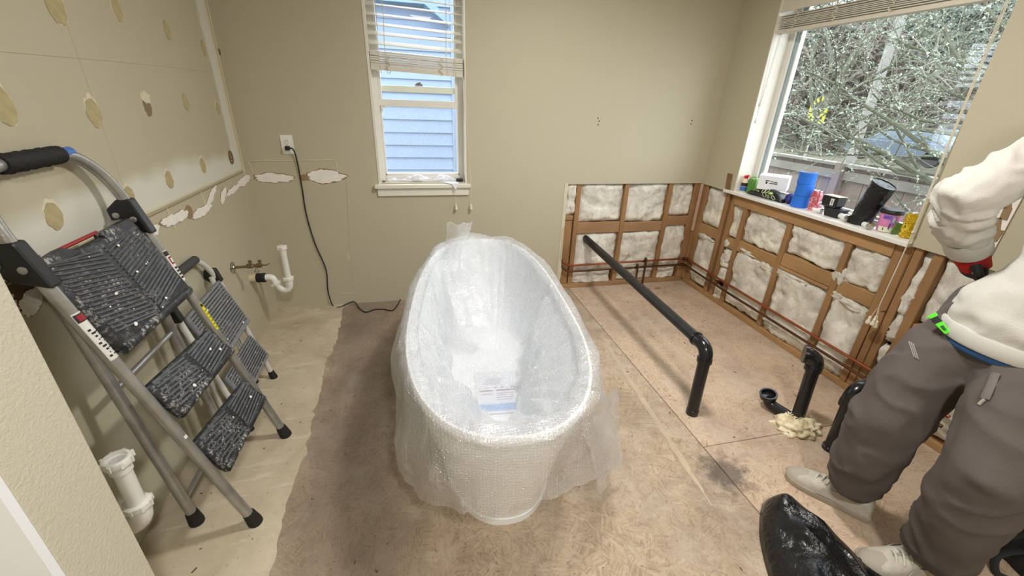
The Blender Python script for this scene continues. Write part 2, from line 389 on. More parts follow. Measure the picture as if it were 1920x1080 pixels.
rblock(2.178, 2.540, .482, .562); rblock(1.768, 2.138, .520, .605); rblock(1.768, 2.138, .500, .518, -.004); rblock(1.518, 1.728, .508, .588); rblock(2.787, 3.006, .49, .57); rblock(2.581, 2.680, .47, .545, .01)
rblock(1.353, 1.394, .44, .52, .02); rblock(.95, 1.306, .44, .53)
rblock(1.518, 2.680, .803, .872, -.003)
b = MB(); b.bb((SX0, CUTY, 0), (SX1, SY0, .040)); stud(b, 'bottom_plate', M_STUD_Y, wall_right)
# pinkish drywall corner strip left standing in the corner
b = MB(); b.box((XR-.012, YB-.016, .69), (.022, .010, .40), Matrix.Rotation(.0, 3, 'Y')); build('corner_strip', b, simple('pinkish corner bead', srgb(196, 164, 146), .7, 0, .1), wall_back)
# cut edge of the drywall with ragged gypsum
b = MB(); pts = [V(CUTX + .012*fbm((0, z*9, 2), 1, 3) - (.022 if .25 < z < .55 else .0), YB-.003, z) for z in [i*.03 for i in range(31)]]
b.prism(pts + [V(CUTX-.028, YB-.003, .90), V(CUTX-.028, YB-.003, 0)], (0, D*.8, 0)); build('drywall_edge', b, simple('pale cut drywall', srgb(206, 200, 178), .85, 0, .08), wall_back)
# ------------------------------------------------------------------ insulation batts
def batt(parent, axis, u0, u1, v0, v1, face, seed, bulge=.03, rag=.012, name='insulation_batt', n=26):
    # axis 'y': lies in the back wall (u = x); axis 'x': lies in the right wall (u = y)
    def fn(i, j):
        a, c = i*2-1, j*2-1
        e = max(abs(a), abs(c)); pil = (1-abs(a)**12)*(1-abs(c)**12)
        u = u0 + (u1-u0)*i; v = v0 + (v1-v0)*j
        u += rag*noise.noise((v*22+seed, seed*3.1, 1)) * (1 if e > .85 else .3); v += rag*noise.noise((u*22+seed, seed*1.7, 5)) * (1 if e > .85 else .3)
        f1 = fbm((u*7+seed, v*7, seed), 1, 4); fold = 1-abs(noise.noise((u*4.5+seed*2, v*9, seed)))*2
        d = bulge*.45*pil*(1+.9*f1) + .020*f1*pil + .010*max(0, fold)*pil + .005*fbm((u*40, v*40, seed), 1, 2) - .012*(1-pil)
        d = min(d, .026 + .2*(d-.026)) if d > .026 else d
        return V(u, face-d, v) if axis == 'y' else V(face-d, u, v)
    b = MB(); b.grid(fn, n, n); o = build(name, b, M_FLUFF, parent, smooth=True, angle=False); return o
fB = SY0+.024; fR = SX0+.026
for i, (u0, u1, v0, v1, bl) in enumerate([(1.192, 1.270, .64, .90, .02), (1.306, 1.682, .582, .900, .03), (1.72, 2.08, .572, .898, .035), (2.115, 2.322, .616, .898, .03),
        (1.306, 1.682, .15, .488, .03), (1.30, 1.66, .035, .155, .035), (1.718, 2.085, .16, .486, .03), (2.10, 2.325, .13, .535, .045), (1.718, 2.080, .04, .165, .0), (2.10, 2.30, .035, .14, .03)]):
    batt(wall_back, 'y', u0, u1, v0, v1, fB, i*3.7+1, bl)
for i, (u0, u1, v0, v1, bl) in enumerate([(2.785, 3.01, .572, .89, .03), (2.585, 2.69, .56, .84, .0), (2.178, 2.542, .565, .81, .04), (1.768, 2.142, .608, .81, .035), (1.516, 1.735, .585, .81, .045),
        (2.785, 3.01, .05, .49, .03), (2.58, 2.685, .30, .46, .02), (2.58, 2.685, .18, .30, .03), (2.58, 2.682, .03, .14, .02), (2.178, 2.545, .05, .495, .05), (1.768, 2.142, .03, .50, .06), (1.516, 1.732, .04, .515, .05),
        (1.352, 1.396, .52, .88, .02), (1.352, 1.394, .05, .36, .035), (.952, 1.308, .54, .89, .03), (.952, 1.308, .045, .44, .03), (.55, .91, .05, .89, .03)]):
    batt(wall_right, 'x', u0, u1, v0, v1, fR, i*2.9+31, bl, n=28 if u1-u0 > .3 else 18)
# loose tufts and folds of fibreglass
for i, (u, v, su, sv) in enumerate([(2.66, .50, .03, .03), (2.63, .40, .05, .05), (2.44, .50, .10, .022), (2.25, .47, .08, .03), (2.05, .475, .14, .035), (1.74, .60, .05, .05), (1.70, .49, .06, .03), (1.62, .475, .09, .03),
        (1.372, .64, .03, .07), (1.365, .47, .035, .07), (1.37, .42, .03, .03), (2.93, .47, .10, .03), (2.0, .10, .16, .05), (1.60, .10, .1, .06)]):
    def fn(a, c, u=u, v=v, su=su, sv=sv, i=i):
        t, p = a*2*PI, (c-.5)*PI*.98; k = 1+.55*fbm((math.cos(t)*1.7+i, math.sin(t)*1.7+i*2, p*1.8), 1.6, 4)
        return V(fR - .022*k*math.cos(p)*math.cos(t) - .008, u + su*k*math.cos(p)*math.sin(t), v + sv*k*math.sin(p))
    b = MB(); b.grid(fn, 20, 12, True); build('insulation_tuft', b, M_FLUFF, wall_right, smooth=True, angle=False)
# ------------------------------------------------------------------ left wall scars
def ragged(name, plane, u, v, ru, rv, seed, t, mt, parent, rough=.18, n=40, lean=0, off=0.0):
    P = []
    for k in range(n):
        a = 2*PI*k/n; r = 1 + rough*fbm((math.cos(a)*1.5+seed, math.sin(a)*1.5, seed*1.3), 1.6, 4)
        du, dv = math.cos(a)*ru*r, math.sin(a)*rv*r
        du, dv = du*math.cos(lean)-dv*math.sin(lean), du*math.sin(lean)+dv*math.cos(lean)
        P.append(V(XL+off, u+du, v+dv) if plane == 'L' else V(u+du, YB-off, v+dv))
    b = MB(); b.prism(P, (t, 0, 0) if plane == 'L' else (0, -t, 0)); return build(name, b, mt, parent)
spots = [(1.778, 1.689, .045, .058), (2.11, 1.73, .035, .05), (2.461, 1.703, .03, .045), (2.816, 1.665, .028, .04), (1.442, 1.416, .04, .055), (1.781, 1.388, .04, .052), (2.116, 1.405, .032, .048), (2.457, 1.41, .03, .045), (2.818, 1.375, .028, .038),
         (2.462, 1.12, .032, .042), (2.116, 1.11, .032, .042), (1.816, 1.104, .035, .04), (1.453, 1.125, .036, .045)]
M_CRACK = simple('cracked paint rim', srgb(214, 206, 184), .8)
for i, (y, z, a, c) in enumerate(spots):
    a *= .86; c *= .88
    if i not in (2, 3, 7): ragged('paint_rim', 'L', y, z+.006, a*1.07, c*1.08, i*3.3, .0012, M_CRACK, wall_left, .22)
    ragged('glue_spot', 'L', y, z, a, c, i*2.7+1, .0022, M_PAPER if i != 6 else simple('dark glue', srgb(132, 112, 92), .7), wall_left, .12)
ragged('paint_rim', 'L', 2.125, 1.435, .03, .022, 44, .0030, M_CRACK, wall_left, .5)
b = MB(); b.tube([V(XL+.003, 2.835+.022*math.cos(t), 1.111+.034*math.sin(t)) for t in [i*.3 for i in range(21)]], .005, 6, close=True); b.tube([V(XL+.003, 2.836, 1.125), V(XL+.003, 2.822, 1.112), V(XL+.003, 2.836, 1.10)], .004, 6); build('glue_ring', b, M_BROWN, wall_left)
# hairline seams
def line(pts, r, mt, parent, name='wall_seam', n=5): b = MB(); b.tube(pts, r, n); return build(name, b, mt, parent)
M_SEAM = simple('seam grey', srgb(166, 157, 132), .8)
line([V(XL, 1.2, 1.540), V(XL, 2.0, 1.552), V(XL, 2.82, 1.555)], .0008, M_SEAM, wall_left)
line([V(XL, 1.80, 2.2), V(XL, 1.803, 1.14)], .0007, M_SEAM, wall_left)
# the cut across the wall: ledge lines, bare paper and torn gypsum
M_LEDGE = simple('skimmed ledge', srgb(198, 190, 164), .8)
line([V(XL+.001, .9, 1.025), V(XL+.001, 1.9, 1.022), V(XL+.001, 2.98, 1.022)], .006, M_LEDGE, wall_left, 'cut_ledge', 6)
line([V(XL+.001, .9, 1.008), V(XL+.001, 2.97, 1.006)], .003, simple('bare paper edge', srgb(150, 140, 112), .8), wall_left, 'cut_ledge', 5)
line([V(XL+.001, 2.968, 1.02), V(XL+.001, 2.968, 2.4)], .005, M_LEDGE, wall_left, 'cut_ledge', 6)
line([V(XL+.002, 3.0, 1.0), V(XL+.002, 3.004, 2.4)], .003, simple('cream caulk', srgb(214, 200, 164), .7), wall_left, 'cut_ledge', 6)
line([V(XL+.02, YB, 1.060), V(-.70, YB, 1.062), V(-.48, YB, 1.066)], .004, M_LEDGE, wall_back, 'cut_ledge', 6)
for y0, z0, z1 in ((2.03, 1.01, .90), (2.36, 1.01, .93), (2.985, 1.03, .95)): line([V(XL, y0, z0), V(XL, y0+.02, z1)], .004, simple('cream caulk', srgb(214, 200, 164)), wall_left, 'torn_strip', 6)
line([V(-1.0, YB, 1.06), V(-.985, YB, .985)], .004, M_LEDGE, wall_back, 'torn_strip', 6); line([V(-.70, YB, 1.06), V(-.685, YB, .99)], .003, M_LEDGE, wall_back, 'torn_strip', 6); line([V(-.475, YB, 1.06), V(-.470, YB, .975)], .004, M_LEDGE, wall_back, 'torn_strip', 6)
def tear(plane, u, v, ru, rv, seed, lean=0):
    p = wall_left if plane == 'L' else wall_back
    ragged('torn_paper', plane, u, v, ru*1.06, rv*1.12, seed+.05, .0010+.0002*(seed % 5), simple('torn brown paper', srgb(146, 122, 88), .9), p, .25, lean=lean)
    ragged('torn_gypsum', plane, u, v, ru, rv, seed, .0032+.00035*(seed % 7), M_GYP, p, .30, n=64, lean=lean)
def LW(x, y): q = fx(x, y, XL); return q.y, q.z
def BW(x, y): q = fy(x, y, YB); return q.x, q.z
for i, (px0, py0, px1, py1, rv) in enumerate([(445, 348, 468, 331, .024), (424, 366, 447, 347, .017), (414, 380, 421, 353, .020), (362, 407, 393, 386, .020), (388, 386, 404, 348, .017), (300, 420, 340, 406, .020), (322, 413, 350, 398, .020), (283, 441, 296, 424, .018), (190, 482, 236, 462, .018), (148, 502, 184, 486, .016)]):
    (ya, za), (yb, zb) = LW(px0, py0), LW(px1, py1); tear('L', (ya+yb)/2, (za+zb)/2, max(.03, math.hypot(yb-ya, zb-za)/2), rv, i*2.3, math.atan2(zb-za, yb-ya))
ragged('torn_paper', 'L', *LW(354, 397), .035, .03, 9, .0015, simple('bare brown patch', srgb(150, 126, 96), .9), wall_left)
tear('B', *BW(513, 334), .115, .030, 51); tear('B', *BW(612, 331), .118, .046, 57, -.05); ragged('torn_paper', 'B', *BW(570, 333), .03, .022, 8, .0015, simple('bare brown patch', srgb(150, 126, 96)), wall_back)
# broken drywall hole beside the partition
q = LW(30, 545); ragged('torn_paper', 'L', q[0]+.01, q[1], .09, .05, 3, .002, simple('dark hole paper', srgb(96, 80, 56), .9), wall_left, .4)
tear('L', q[0]-.06, q[1]-.03, .05, .035, 77, .2); tear('L', q[0]+.02, q[1]-.045, .04, .028, 81, .4)
# small marks on the back wall
for x, z in ((1.372, 1.37), (1.384, 1.35), (1.378, 1.325), (2.157, 1.372), (2.157, 1.348)): b = MB(); b.lathe([(.006, -.0005), (.006, .0015), (.003, .002)], V(x, YB, z), (0, -1, 0), 10); build('screw_hole', b, simple('dark hole', srgb(96, 84, 64)), wall_back)
for i, (px, py, ru, rv) in enumerate([(654, 482, .012, .03), (652, 549, .05, .007), (646, 440, .006, .01), (664, 530, .006, .006), (500, 300, .01, .012)]): ragged('scuff', 'B', *BW(px, py), ru, rv, i*5.1, .001, M_LEDGE, wall_back, .5)
line([fy(648, 330, YB), fy(660, 530, YB)], .0012, M_SEAM, wall_back)
b = MB(); b.box(fx(411, 97, XL+.004), (.008, .022, .03)); struct(build('trim_2', b, M_BROWN, bevel=.003), 'small dark clip in the left corner of the room', 'clip')
# damaged strip on right wall behind the person
P0, P1 = fx(1897, 360, XR-.004), fx(1852, 480, XR-.004)
ragged2 = MB(); ragged2.box((P0+P1)/2, (.006, .05, (P0-P1).length*1.1), Matrix.Rotation(0, 3, 'X')); build('torn_strip', ragged2, M_GYP, wall_right)
for k in range(5): t = .15+k*.17; q = P0.lerp(P1, t); b = MB(); b.box(q + V(-.004, rnd.uniform(-.01, .01), 0), (.003, .026, .05), Matrix.Rotation(rnd.uniform(-.4, .4), 3, 'X')); build('torn_paper', b, simple('torn brown paper', srgb(146, 122, 88)), wall_right, bevel=.001, seg=1)
# ------------------------------------------------------------------ ceiling lamps
for i, (x, y, wt) in enumerate(LAMPS):
    t = thing('ceiling_light', ['round white flush ceiling light above the tub', 'round white flush ceiling light behind the viewer'][i], 'light', (x, y, ZC-.07), 'ceiling lights')
    b = MB(); b.lathe([(.17, .07), (.17, .045), (.155, .04)], (x, y, ZC-.07), n=36); build('rim', b, M_WHITE, t, smooth=True)
    em = N('lamp diffuser %d' % i); em.b.inputs['Emission Color'].default_value = (1, .93, .82, 1); em.b.inputs['Emission Strength'].default_value = 6; em.col((1, 1, 1, 1))
    b = MB(); b.lathe([(.154, .044), (.14, .02), (.09, .004), (.01, 0)], (x, y, ZC-.07), n=36); build('diffuser', b, em.m, t, smooth=True)
    ld = bpy.data.lights.new('ceiling_bulb', 'AREA'); ld.shape = 'DISK'; ld.size = .26; ld.energy = wt; ld.color = (1.0, .975, .935)
    lo = bpy.data.objects.new('ceiling_bulb', ld); COL.objects.link(lo); lo.parent = t; lo.location = (0, 0, -.012)
# ================================================================== windows and what is outside
# ---- narrow window in the back wall
x0, x1, z0, z1 = W1
win1 = thing('window_1', 'narrow white vinyl window in the back wall', 'window', ((x0+x1)/2, YB+.1, z0)); win1['kind'] = 'structure'
fy0, fy1 = YB+.085, YB+.15
b = MB()
for a in ((x0, x0+.035, z0, z1), (x1-.035, x1, z0, z1), (x0+.035, x1-.035, z0, z0+.035), (x0+.035, x1-.035, z1-.04, z1)): b.bb((a[0], fy0, a[2]), (a[1], fy1, a[3]))
build('window_frame', b, M_VINYL, win1, bevel=.004)
xa, xb = x0+.035, x1-.035
b = MB()
for a in ((xa, xa+.012, z0+.035, 1.41), (xb-.012, xb, z0+.035, 1.41), (xa, xb, z0+.035, z0+.05), (xa-.01, xb+.005, 1.402, 1.447)): b.bb((a[0], fy0+.004, a[2]), (a[1], fy0+.036, a[3]))
build('lower_sash', b, M_VINYL, win1, bevel=.003)
b = MB()
for a in ((xa, xa+.02, 1.447, z1-.04), (xb-.02, xb, 1.447, z1-.04), (xa, xb, z1-.075, z1-.04)): b.bb((a[0], fy0+.004, a[2]), (a[1], fy0+.036, a[3]))
build('upper_sash', b, M_VINYL, win1, bevel=.003)
b = MB(); b.bb((xa+.015, fy1-.02, 1.492), (xb-.012, fy1+.006, 1.533)); rail = build('meeting_rail', b, simple('cream rail', srgb(214, 216, 200), .5), win1, bevel=.004)  # outer rail in a cream tone
b = MB(); b.box((.10, fy1-.012, 1.541), (.05, .02, .012)); b.tube([V(.085, fy1-.012, 1.548), V(.115, fy1-.02, 1.556)], .006, 8); build('sash_latch', b, simple('latch grey', srgb(120, 118, 108), .5), rail)
b = MB(); b.bb((xa+.01, fy0+.018, z0+.045), (xb-.01, fy0+.021, 1.405)); build('pane', b, M_GLASS, win1)
b = MB(); b.bb((xa+.018, fy0+.018, 1.445), (xb-.018, fy0+.021, z1-.07)); build('pane', b, M_GLASS, win1)
b = MB(); b.add([(xa+.01, fy1-.006, z0+.04), (xb-.01, fy1-.006, z0+.04), (xb-.01, fy1-.006, 1.41), (xa+.01, fy1-.006, 1.41)], [(0, 1, 2, 3)]); build('insect_screen', b, M_SCREEN, win1)
b = MB(); b.box((x0+.05, fy0-.004, 1.392), (.012, .014, .04)); b.box((x0+.068, fy0-.002, 1.404), (.012, .012, .02)); build('window_stop', b, M_VINYL, win1, bevel=.003)
# interior casing edges, sill board and apron
b = MB(); b.bb((-.240, YB-.035, .880), (.428, fy0, .906)); sill = build('window_sill', b, M_WHITE, win1, bevel=.003)
b = MB(); b.bb((-.223, YB-.016, .825), (.413, YB, .880)); build('apron', b, M_WHITE, sill, bevel=.002)
b = MB(); b.bb((x0-.012, YB-.004, .906), (x0+.004, fy0, z1)); b.bb((x1-.004, YB-.004, .906), (x1+.006, fy0, z1)); build('side_casing', b, M_WHITE, win1)
# ---- blind of the narrow window, bottom rail hanging askew
M_SLAT = simple('ivory blind slat', srgb(214, 208, 194), .5, 0, .03, 20)
M_CORD = simple('ivory cord', srgb(216, 208, 188), .8)
by = YB+.035
bl = thing('window_blind', 'ivory slatted blind half lowered in the narrow back window', 'blind', (.0975, by, 1.62))
bx0, bx1 = x0+.008, x1-.012
def slat(zl, zr, tilt, d=.05, t=.003, name='slat', bxs=(bx0, bx1), parent=bl, yy=by, m_=M_SLAT):
    b = MB(); c, s_ = math.cos(tilt)*d/2, math.sin(tilt)*d/2
    b.hexa([V(bxs[0], yy-c, zl-s_), V(bxs[1], yy-c, zr-s_), V(bxs[1], yy+c, zr+s_), V(bxs[0], yy+c, zl+s_), V(bxs[0], yy-c, zl-s_+t), V(bxs[1], yy-c, zr-s_+t), V(bxs[1], yy+c, zr+s_+t), V(bxs[0], yy+c, zl+s_+t)])
    return build(name, b, m_, parent)
for k in range(9):
    zl = 1.768+k*.050; slat(zl, zl-.022+.004*math.sin(k*2), .50-.045*k)
for k in range(6): slat(1.645+k*.0138, 1.624+k*.0138, .06*math.sin(k*3)+.10, .05, .0105)
slat(1.618, 1.597, .06, .050, .025, 'bottom_rail')
b = MB(); b.bb((bx0, by-.03, z1-.05), (bx1, by+.03, z1)); build('head_rail', b, M_SLAT, bl)
for x in (bx0+.055, bx0+.095, bx1-.10, bx1-.045):
    for dy in (-.027, .027):
        b = MB(); b.tube(spline([V(x, by+dy, z1), V(x+.003, by+dy, 1.9), V(x-.004, by+dy, 1.76), V(x+.002, by+dy, 1.60)], 5), .0012, 5); build('ladder_cord', b, M_CORD, bl)
for x in (bx0+.105, bx1-.14):
    for k in range(2):
        b = MB(); pts = [V(x+.016*math.sin(i*1.9+k), by-.030, 1.70-i*.013) for i in range(9)]; b.tube(spline(pts, 4), .0017, 5); build('bunched_cord', b, M_CORD, bl)
def tassel(p, parent, m_, s=1.0):
    b = MB(); b.lathe([(.003*s, .034*s), (.006*s, .03*s), (.0055*s, .02*s), (.010*s, .008*s), (.0095*s, .0), (.004*s, -.002)], p, n=12); return build('tassel', b, m_, parent, smooth=True)
M_TAS = simple('ivory tassel', srgb(222, 214, 192), .5)
pc = [fy(855, 393, YB-.025), fy(883, 392, YB-.03)]
for p, top in zip(pc, (V(.33, by-.035, 1.75), V(.385, by-.035, 1.9))):
    b = MB(); mid = top.lerp(p, .5); mid.y = YB-.02 if p is pc[1] else mid.y; b.tube(spline([top, mid, V(p.x, YB-.042, .90), p + V(0, 0, .03)], 6), .0013, 5); build('pull_cord', b, M_CORD, bl)
    tassel(p, bl, M_TAS, 1.15)
# ---- big window in the right wall
y0, y1, z0, z1 = W2
win2 = thing('window_2', 'large white vinyl picture window in the right wall', 'window', (XR+.14, (y0+y1)/2, z0)); win2['kind'] = 'structure'
GX = XR+.155
b = MB()
for a in ((y0, y0+.045, z0, z1), (y1-.045, y1, z0, z1), (y0+.045, y1-.045, z0, z0+.05), (y0+.045, y1-.045, z1-.05, z1)): b.bb((GX-.025, a[0], a[2]), (GX+.05, a[1], a[3]))
build('window_frame', b, M_VINYL, win2, bevel=.004)
b = MB(); b.bb((GX-.012, y1-.058, z0+.05), (GX+.03, y1-.046, z1-.05)); build('glazing_bead', b, simple('bluish glazing bead', srgb(150, 172, 178), .4), win2)
b = MB(); b.bb((GX+.0, y1-.072, z0+.05), (GX+.03, y1-.058, z1-.05)); b.bb((GX+.0, y0+.045, z0+.05), (GX+.03, y1-.072, z0+.064)); build('glazing_bead', b, M_VINYL, win2)
b = MB(); b.bb((GX+.012, y0+.04, z0+.045), (GX+.016, y1-.05, z1-.045)); build('pane', b, M_GLASS, win2)
b = MB(); b.hexa([V(XR-.022, 1.448, .880), V(GX-.02, 1.448, .880), V(GX-.02, 2.79, .880), V(XR-.022, 2.79, .880), V(XR-.022, 1.448, .902), V(GX-.02, 1.448, .902), V(GX-.02, 2.79, .902), V(XR-.022, 2.79, .902)])
build('window_sill', b, simple('white sill board', srgb(232, 230, 224), .4), win2, bevel=.003)
SILL = .9025
# raised blind
bxx = XR+.045
bl2 = thing('window_blind', 'ivory blind pulled up and bunched at the top of the big window', 'blind', (bxx, (y0+y1)/2, 1.92))
def slat2(z, d=.05, t=.003, nm='slat', dz=0.0):
    b = MB(); b.hexa([V(bxx-d/2, y0+.012, z), V(bxx+d/2, y0+.012, z), V(bxx+d/2, y1-.01, z+dz), V(bxx-d/2, y1-.01, z+dz), V(bxx-d/2, y0+.012, z+t), V(bxx+d/2, y0+.012, z+t), V(bxx+d/2, y1-.01, z+t+dz), V(bxx-d/2, y1-.01, z+t+dz)])
    return build(nm, b, M_SLAT, bl2)
slat2(1.924, .048, .02, 'bottom_rail')
for k in range(8): slat2(1.950+k*.0095, .05+.004*math.sin(k*2.2), .0045, dz=.003*math.sin(k))
b = MB(); b.bb((bxx-.035, y0+.006, 2.04), (bxx-.028, y1-.004, 2.14)); build('valance', b, M_SLAT, bl2, bevel=.002)
b = MB(); b.bb((bxx-.025, y0+.01, 2.07), (bxx+.025, y1-.008, 2.13)); build('head_rail', b, M_SLAT, bl2)
for y in (y0+.12, (y0+y1)/2-.1, (y0+y1)/2+.22, y1-.13):
    for k in range(2):
        b = MB(); b.tube(spline([V(bxx-.029, y+.014*math.sin(i*2.1+k+y*9), 2.06-i*.015) for i in range(9)], 4), .0017, 5); build('bunched_cord', b, M_CORD, bl2)
pc = [fx(1416, 203, XR+.03), fx(1423, 232, XR+.03)]
pc = [fx(1425, 198, XR+.03), fx(1416, 230, XR+.03)]
for i, p in enumerate(pc):
    b = MB(); b.tube([V(bxx-.02, y1-.035-i*.012, 2.04), p + V(0, 0, .03)], .0013, 5); build('tilt_cord', b, M_CORD, bl2); tassel(p, bl2, M_TAS, 1.0)
# lift cords hanging at the near side in a knot of tassels in front of the studs
kn = fx(1712, 436, XR-.026); end = fx(1634, 606, XR-.05); top = V(XR+.0, y0+.03, 2.06)
for i in range(3):
    b = MB(); b.tube(spline([top + V(0, .006*i, 0), top.lerp(kn, .5)+V(-.008, .004*(i-1), 0), kn+V(0, .003*(i-1), 0)], 6), .0016, 5); build('lift_cord', b, M_CORD, bl2)
b = MB(); b.ball(kn, .008, 10, 6); build('cord_knot', b, M_CORD, bl2, smooth=True)
b = MB(); b.tube([kn, kn.lerp(end, .8)], .003, 6); build('lift_cord', b, M_CORD, bl2)
for i in range(5):
    a = 2*PI*i/5; p = end + V(.012*math.cos(a), .020*math.sin(a), -.006+.010*math.cos(a*2)); b = MB(); b.tube([kn.lerp(end, .8), p+V(0, 0, .03)], .0014, 5); build('lift_cord', b, M_CORD, bl2); tassel(p, bl2, M_TAS, 1.15)
b = MB(); b.cyl(fx(1660, 584, XR+.014), fx(1652, 584, XR-.02), .004, 8); build('cord_hook', b, M_BROWN, bl2)
# ---- outdoors: ground
M_GRASS = N('winter verge'); M_GRASS.set(.95); f_ = M_GRASS.noise(M_GRASS.pos(), 1.1, 6, .7); M_GRASS.col(M_GRASS.ramp(f_, [(.3, srgb(60, 58, 44)), (.5, srgb(90, 86, 66)), (.7, srgb(120, 116, 94))]))
b = MB(); b.add([(XR+.2, -30, -.75), (60, -30, -.75), (60, 60, -.75), (XR+.2, 60, -.75)], [(0, 1, 2, 3)]); b.add([(-30, YB+.2, -.75), (XR+.2, YB+.2, -.75), (XR+.2, 60, -.75), (-30, 60, -.75)], [(0, 1, 2, 3)])
struct(build('ground', b, M_GRASS.m, org=(0, 0, -.75)), 'wintry ground outside the windows', 'ground')
b = MB(); b.hexa([V(13.5, -14, -.74), V(21, -14, -.74), V(23, 9.2, -.74), V(12.6, 9.2, -.74), V(13.5, -14, -.50), V(21, -14, -.35), V(23, 9.2, -.35), V(12.6, 9.2, -.50)])
struct(build('road', b, simple('wet asphalt', srgb(116, 122, 130), .45, 0, .12, 2)), 'pale grey road beyond the fence', 'road')
# fence
FXX = 5.1; ftop = .898
fence = thing('board_fence', 'weathered grey board fence outside the big window', 'fence', (FXX, 4, -.75))
M_FEN = mk_wood('weathered fence', srgb(98, 84, 74), srgb(136, 122, 110), 6, (1, 1, .1), srgb(100, 96, 96), .9)
proto = None
for k in range(46):
    y = 1.4 + k*.146
    if proto is None:
        b = MB(); b.bb((FXX-.01, y-.07, -.74), (FXX+.01, y+.07, ftop-.03)); proto = build('fence_board', b, M_FEN, fence)
    else: share('fence_board', proto, fence, WL[proto.name] + V(rnd.uniform(-.006, .006), k*.146, rnd.uniform(-.008, .008)))
for k in range(4): y = 2.1 + k*2.0; b = MB(); b.bb((FXX-.11, y-.045, -.74), (FXX-.02, y+.045, ftop+.02)); build('fence_post', b, M_FEN, fence)
for z, nm in ((ftop-.02, 'cap_rail'), (ftop-.17, 'rail'), (.0, 'rail')):
    b = MB(); b.bb((FXX-(.075 if nm == 'cap_rail' else .05), 1.3, z), (FXX+(.06 if nm == 'cap_rail' else -.011), 8.2, z+(.03 if nm == 'cap_rail' else .10))); build(nm, b, simple('rail wood', srgb(120, 116, 106), .85, 0, .15, 5), fence)
# lichen covered bare trees
M_BARK = simple('mossy bark', srgb(84, 86, 68), .9, 0, .35, 14)
M_LICH = simple('pale lichen', srgb(168, 178, 160), .95, 0, .2, 6)
M_TWIG = simple('grey twig', srgb(122, 122, 108), .9, 0, .2, 10)
def lichen_tree(label, base, limbs, seed, fl=1.0):
    R = random.Random(seed); t = thing('bare_tree', label, 'tree', base, 'lichen-covered bare trees')
    bb_, tw, li = MB(), MB(), MB()
    def flake(p, s):
        q = [p + V(R.uniform(-s, s), R.uniform(-s, s), R.uniform(-s, s)) for _ in range(4)]; li.add(q, [(0, 1, 2), (0, 2, 3), (1, 3, 2)])
    def limb(p, d, L, r, lev):
        n = 7; pts = [p.copy()]; rr = [r]
        for i in range(n):
            d = (d + V(R.uniform(-.22, .22), R.uniform(-.28, .28), R.uniform(-.20, .24))).normalized(); p = p + d*(L/n); p.x = max(p.x, 3.3); pts.append(p.copy()); rr.append(r*(1-.75*(i+1)/n))
            s0 = .0115 if lev < 2 else .007
            for _ in range(int((9 if lev < 2 else 2)*fl)):
                q = pts[-2].lerp(pts[-1], R.random()); flake(q + V(R.uniform(-1, 1), R.uniform(-1, 1), R.uniform(-.4, 1))*(rr[-1]+.004), s0*R.uniform(.6, 1.7))
            if lev < (3 if base[0] < 8 else 3) and i > 0:
                for _ in range(2 if lev < 2 else 1):
                    if R.random() < (.75 if lev == 0 else .5):
                        e = (d*.55 + V(R.uniform(-.7, .7), R.uniform(-.9, .9), R.uniform(-.5, .75))).normalized(); limb(p, e, L*R.uniform(.32, .6), rr[-1]*.62, lev+1)
        (bb_ if lev < 2 else tw).tube(pts, rr, 6 if lev < 2 else 4, cap=False)
    for a, d, L, r in limbs:
        limb(Vector(a), Vector(d).normalized(), L, r*.72, 0)
    build('branches', bb_, M_BARK, t, smooth=True); o = build('twigs', tw, M_TWIG, t); o['kind'] = 'stuff'; o = build('lichen', li, M_LICH, t); o['kind'] = 'stuff'
    return t
lichen_tree('bare lichen-crusted tree right outside the big window', (4.3, 2.0, -.75),
    [((4.3, 2.0, -.75), (0, .05, 1), 1.6, .09), ((4.3, 2.0, .8), (.1, .75, .55), 2.3, .05), ((4.3, 2.05, .75), (.0, 1, .22), 2.6, .045), ((4.35, 2.0, .85), (.1, .3, 1), 1.9, .05), ((4.3, 2.0, .85), (.5, .55, .8), 2.0, .04), ((4.3, 2.1, .9), (.05, 1, .42), 2.5, .035)], 5)
lichen_tree('bare lichen-crusted tree growing past the fence by the road', (11.0, 4.9, -.75),
    [((11, 4.9, -.75), (0, .08, 1), 2.6, .16), ((11, 5, 1.3), (0, .8, .6), 5.0, .09), ((11, 5, 1.2), (.0, 1, .15), 5.2, .09), ((11, 5, 1.5), (.2, .35, 1), 4.6, .09), ((11, 4.9, 1.4), (.1, -.6, .7), 3.6, .07), ((11, 5, 1.0), (.2, 1, -.02), 4.6, .07), ((11, 5, 1.7), (0, .9, .9), 4.8, .08), ((11, 5, 1.6), (-.2, .5, .8), 4.4, .07)], 11, 1.0)
lichen_tree('bare lichen-crusted tree farther off behind the fence', (9.0, 8.3, -.75),
    [((9.0, 8.3, -.75), (0, -.05, 1), 2.6, .14), ((9.0, 8.3, 1.5), (0, -.8, .5), 3.6, .06), ((9.0, 8.3, 1.3), (0, .6, .7), 3.4, .06), ((9.0, 8.3, 1.5), (.1, -.2, 1), 3.5, .07), ((9., 8.2, 1.1), (.1, -1, .1), 3.6, .05), ((9., 8.2, 1.5), (-.2, -.7, .9), 3.6, .05), ((9.0, 8.3, 2.2), (0, .3, 1), 3.0, .05)], 23, .9)
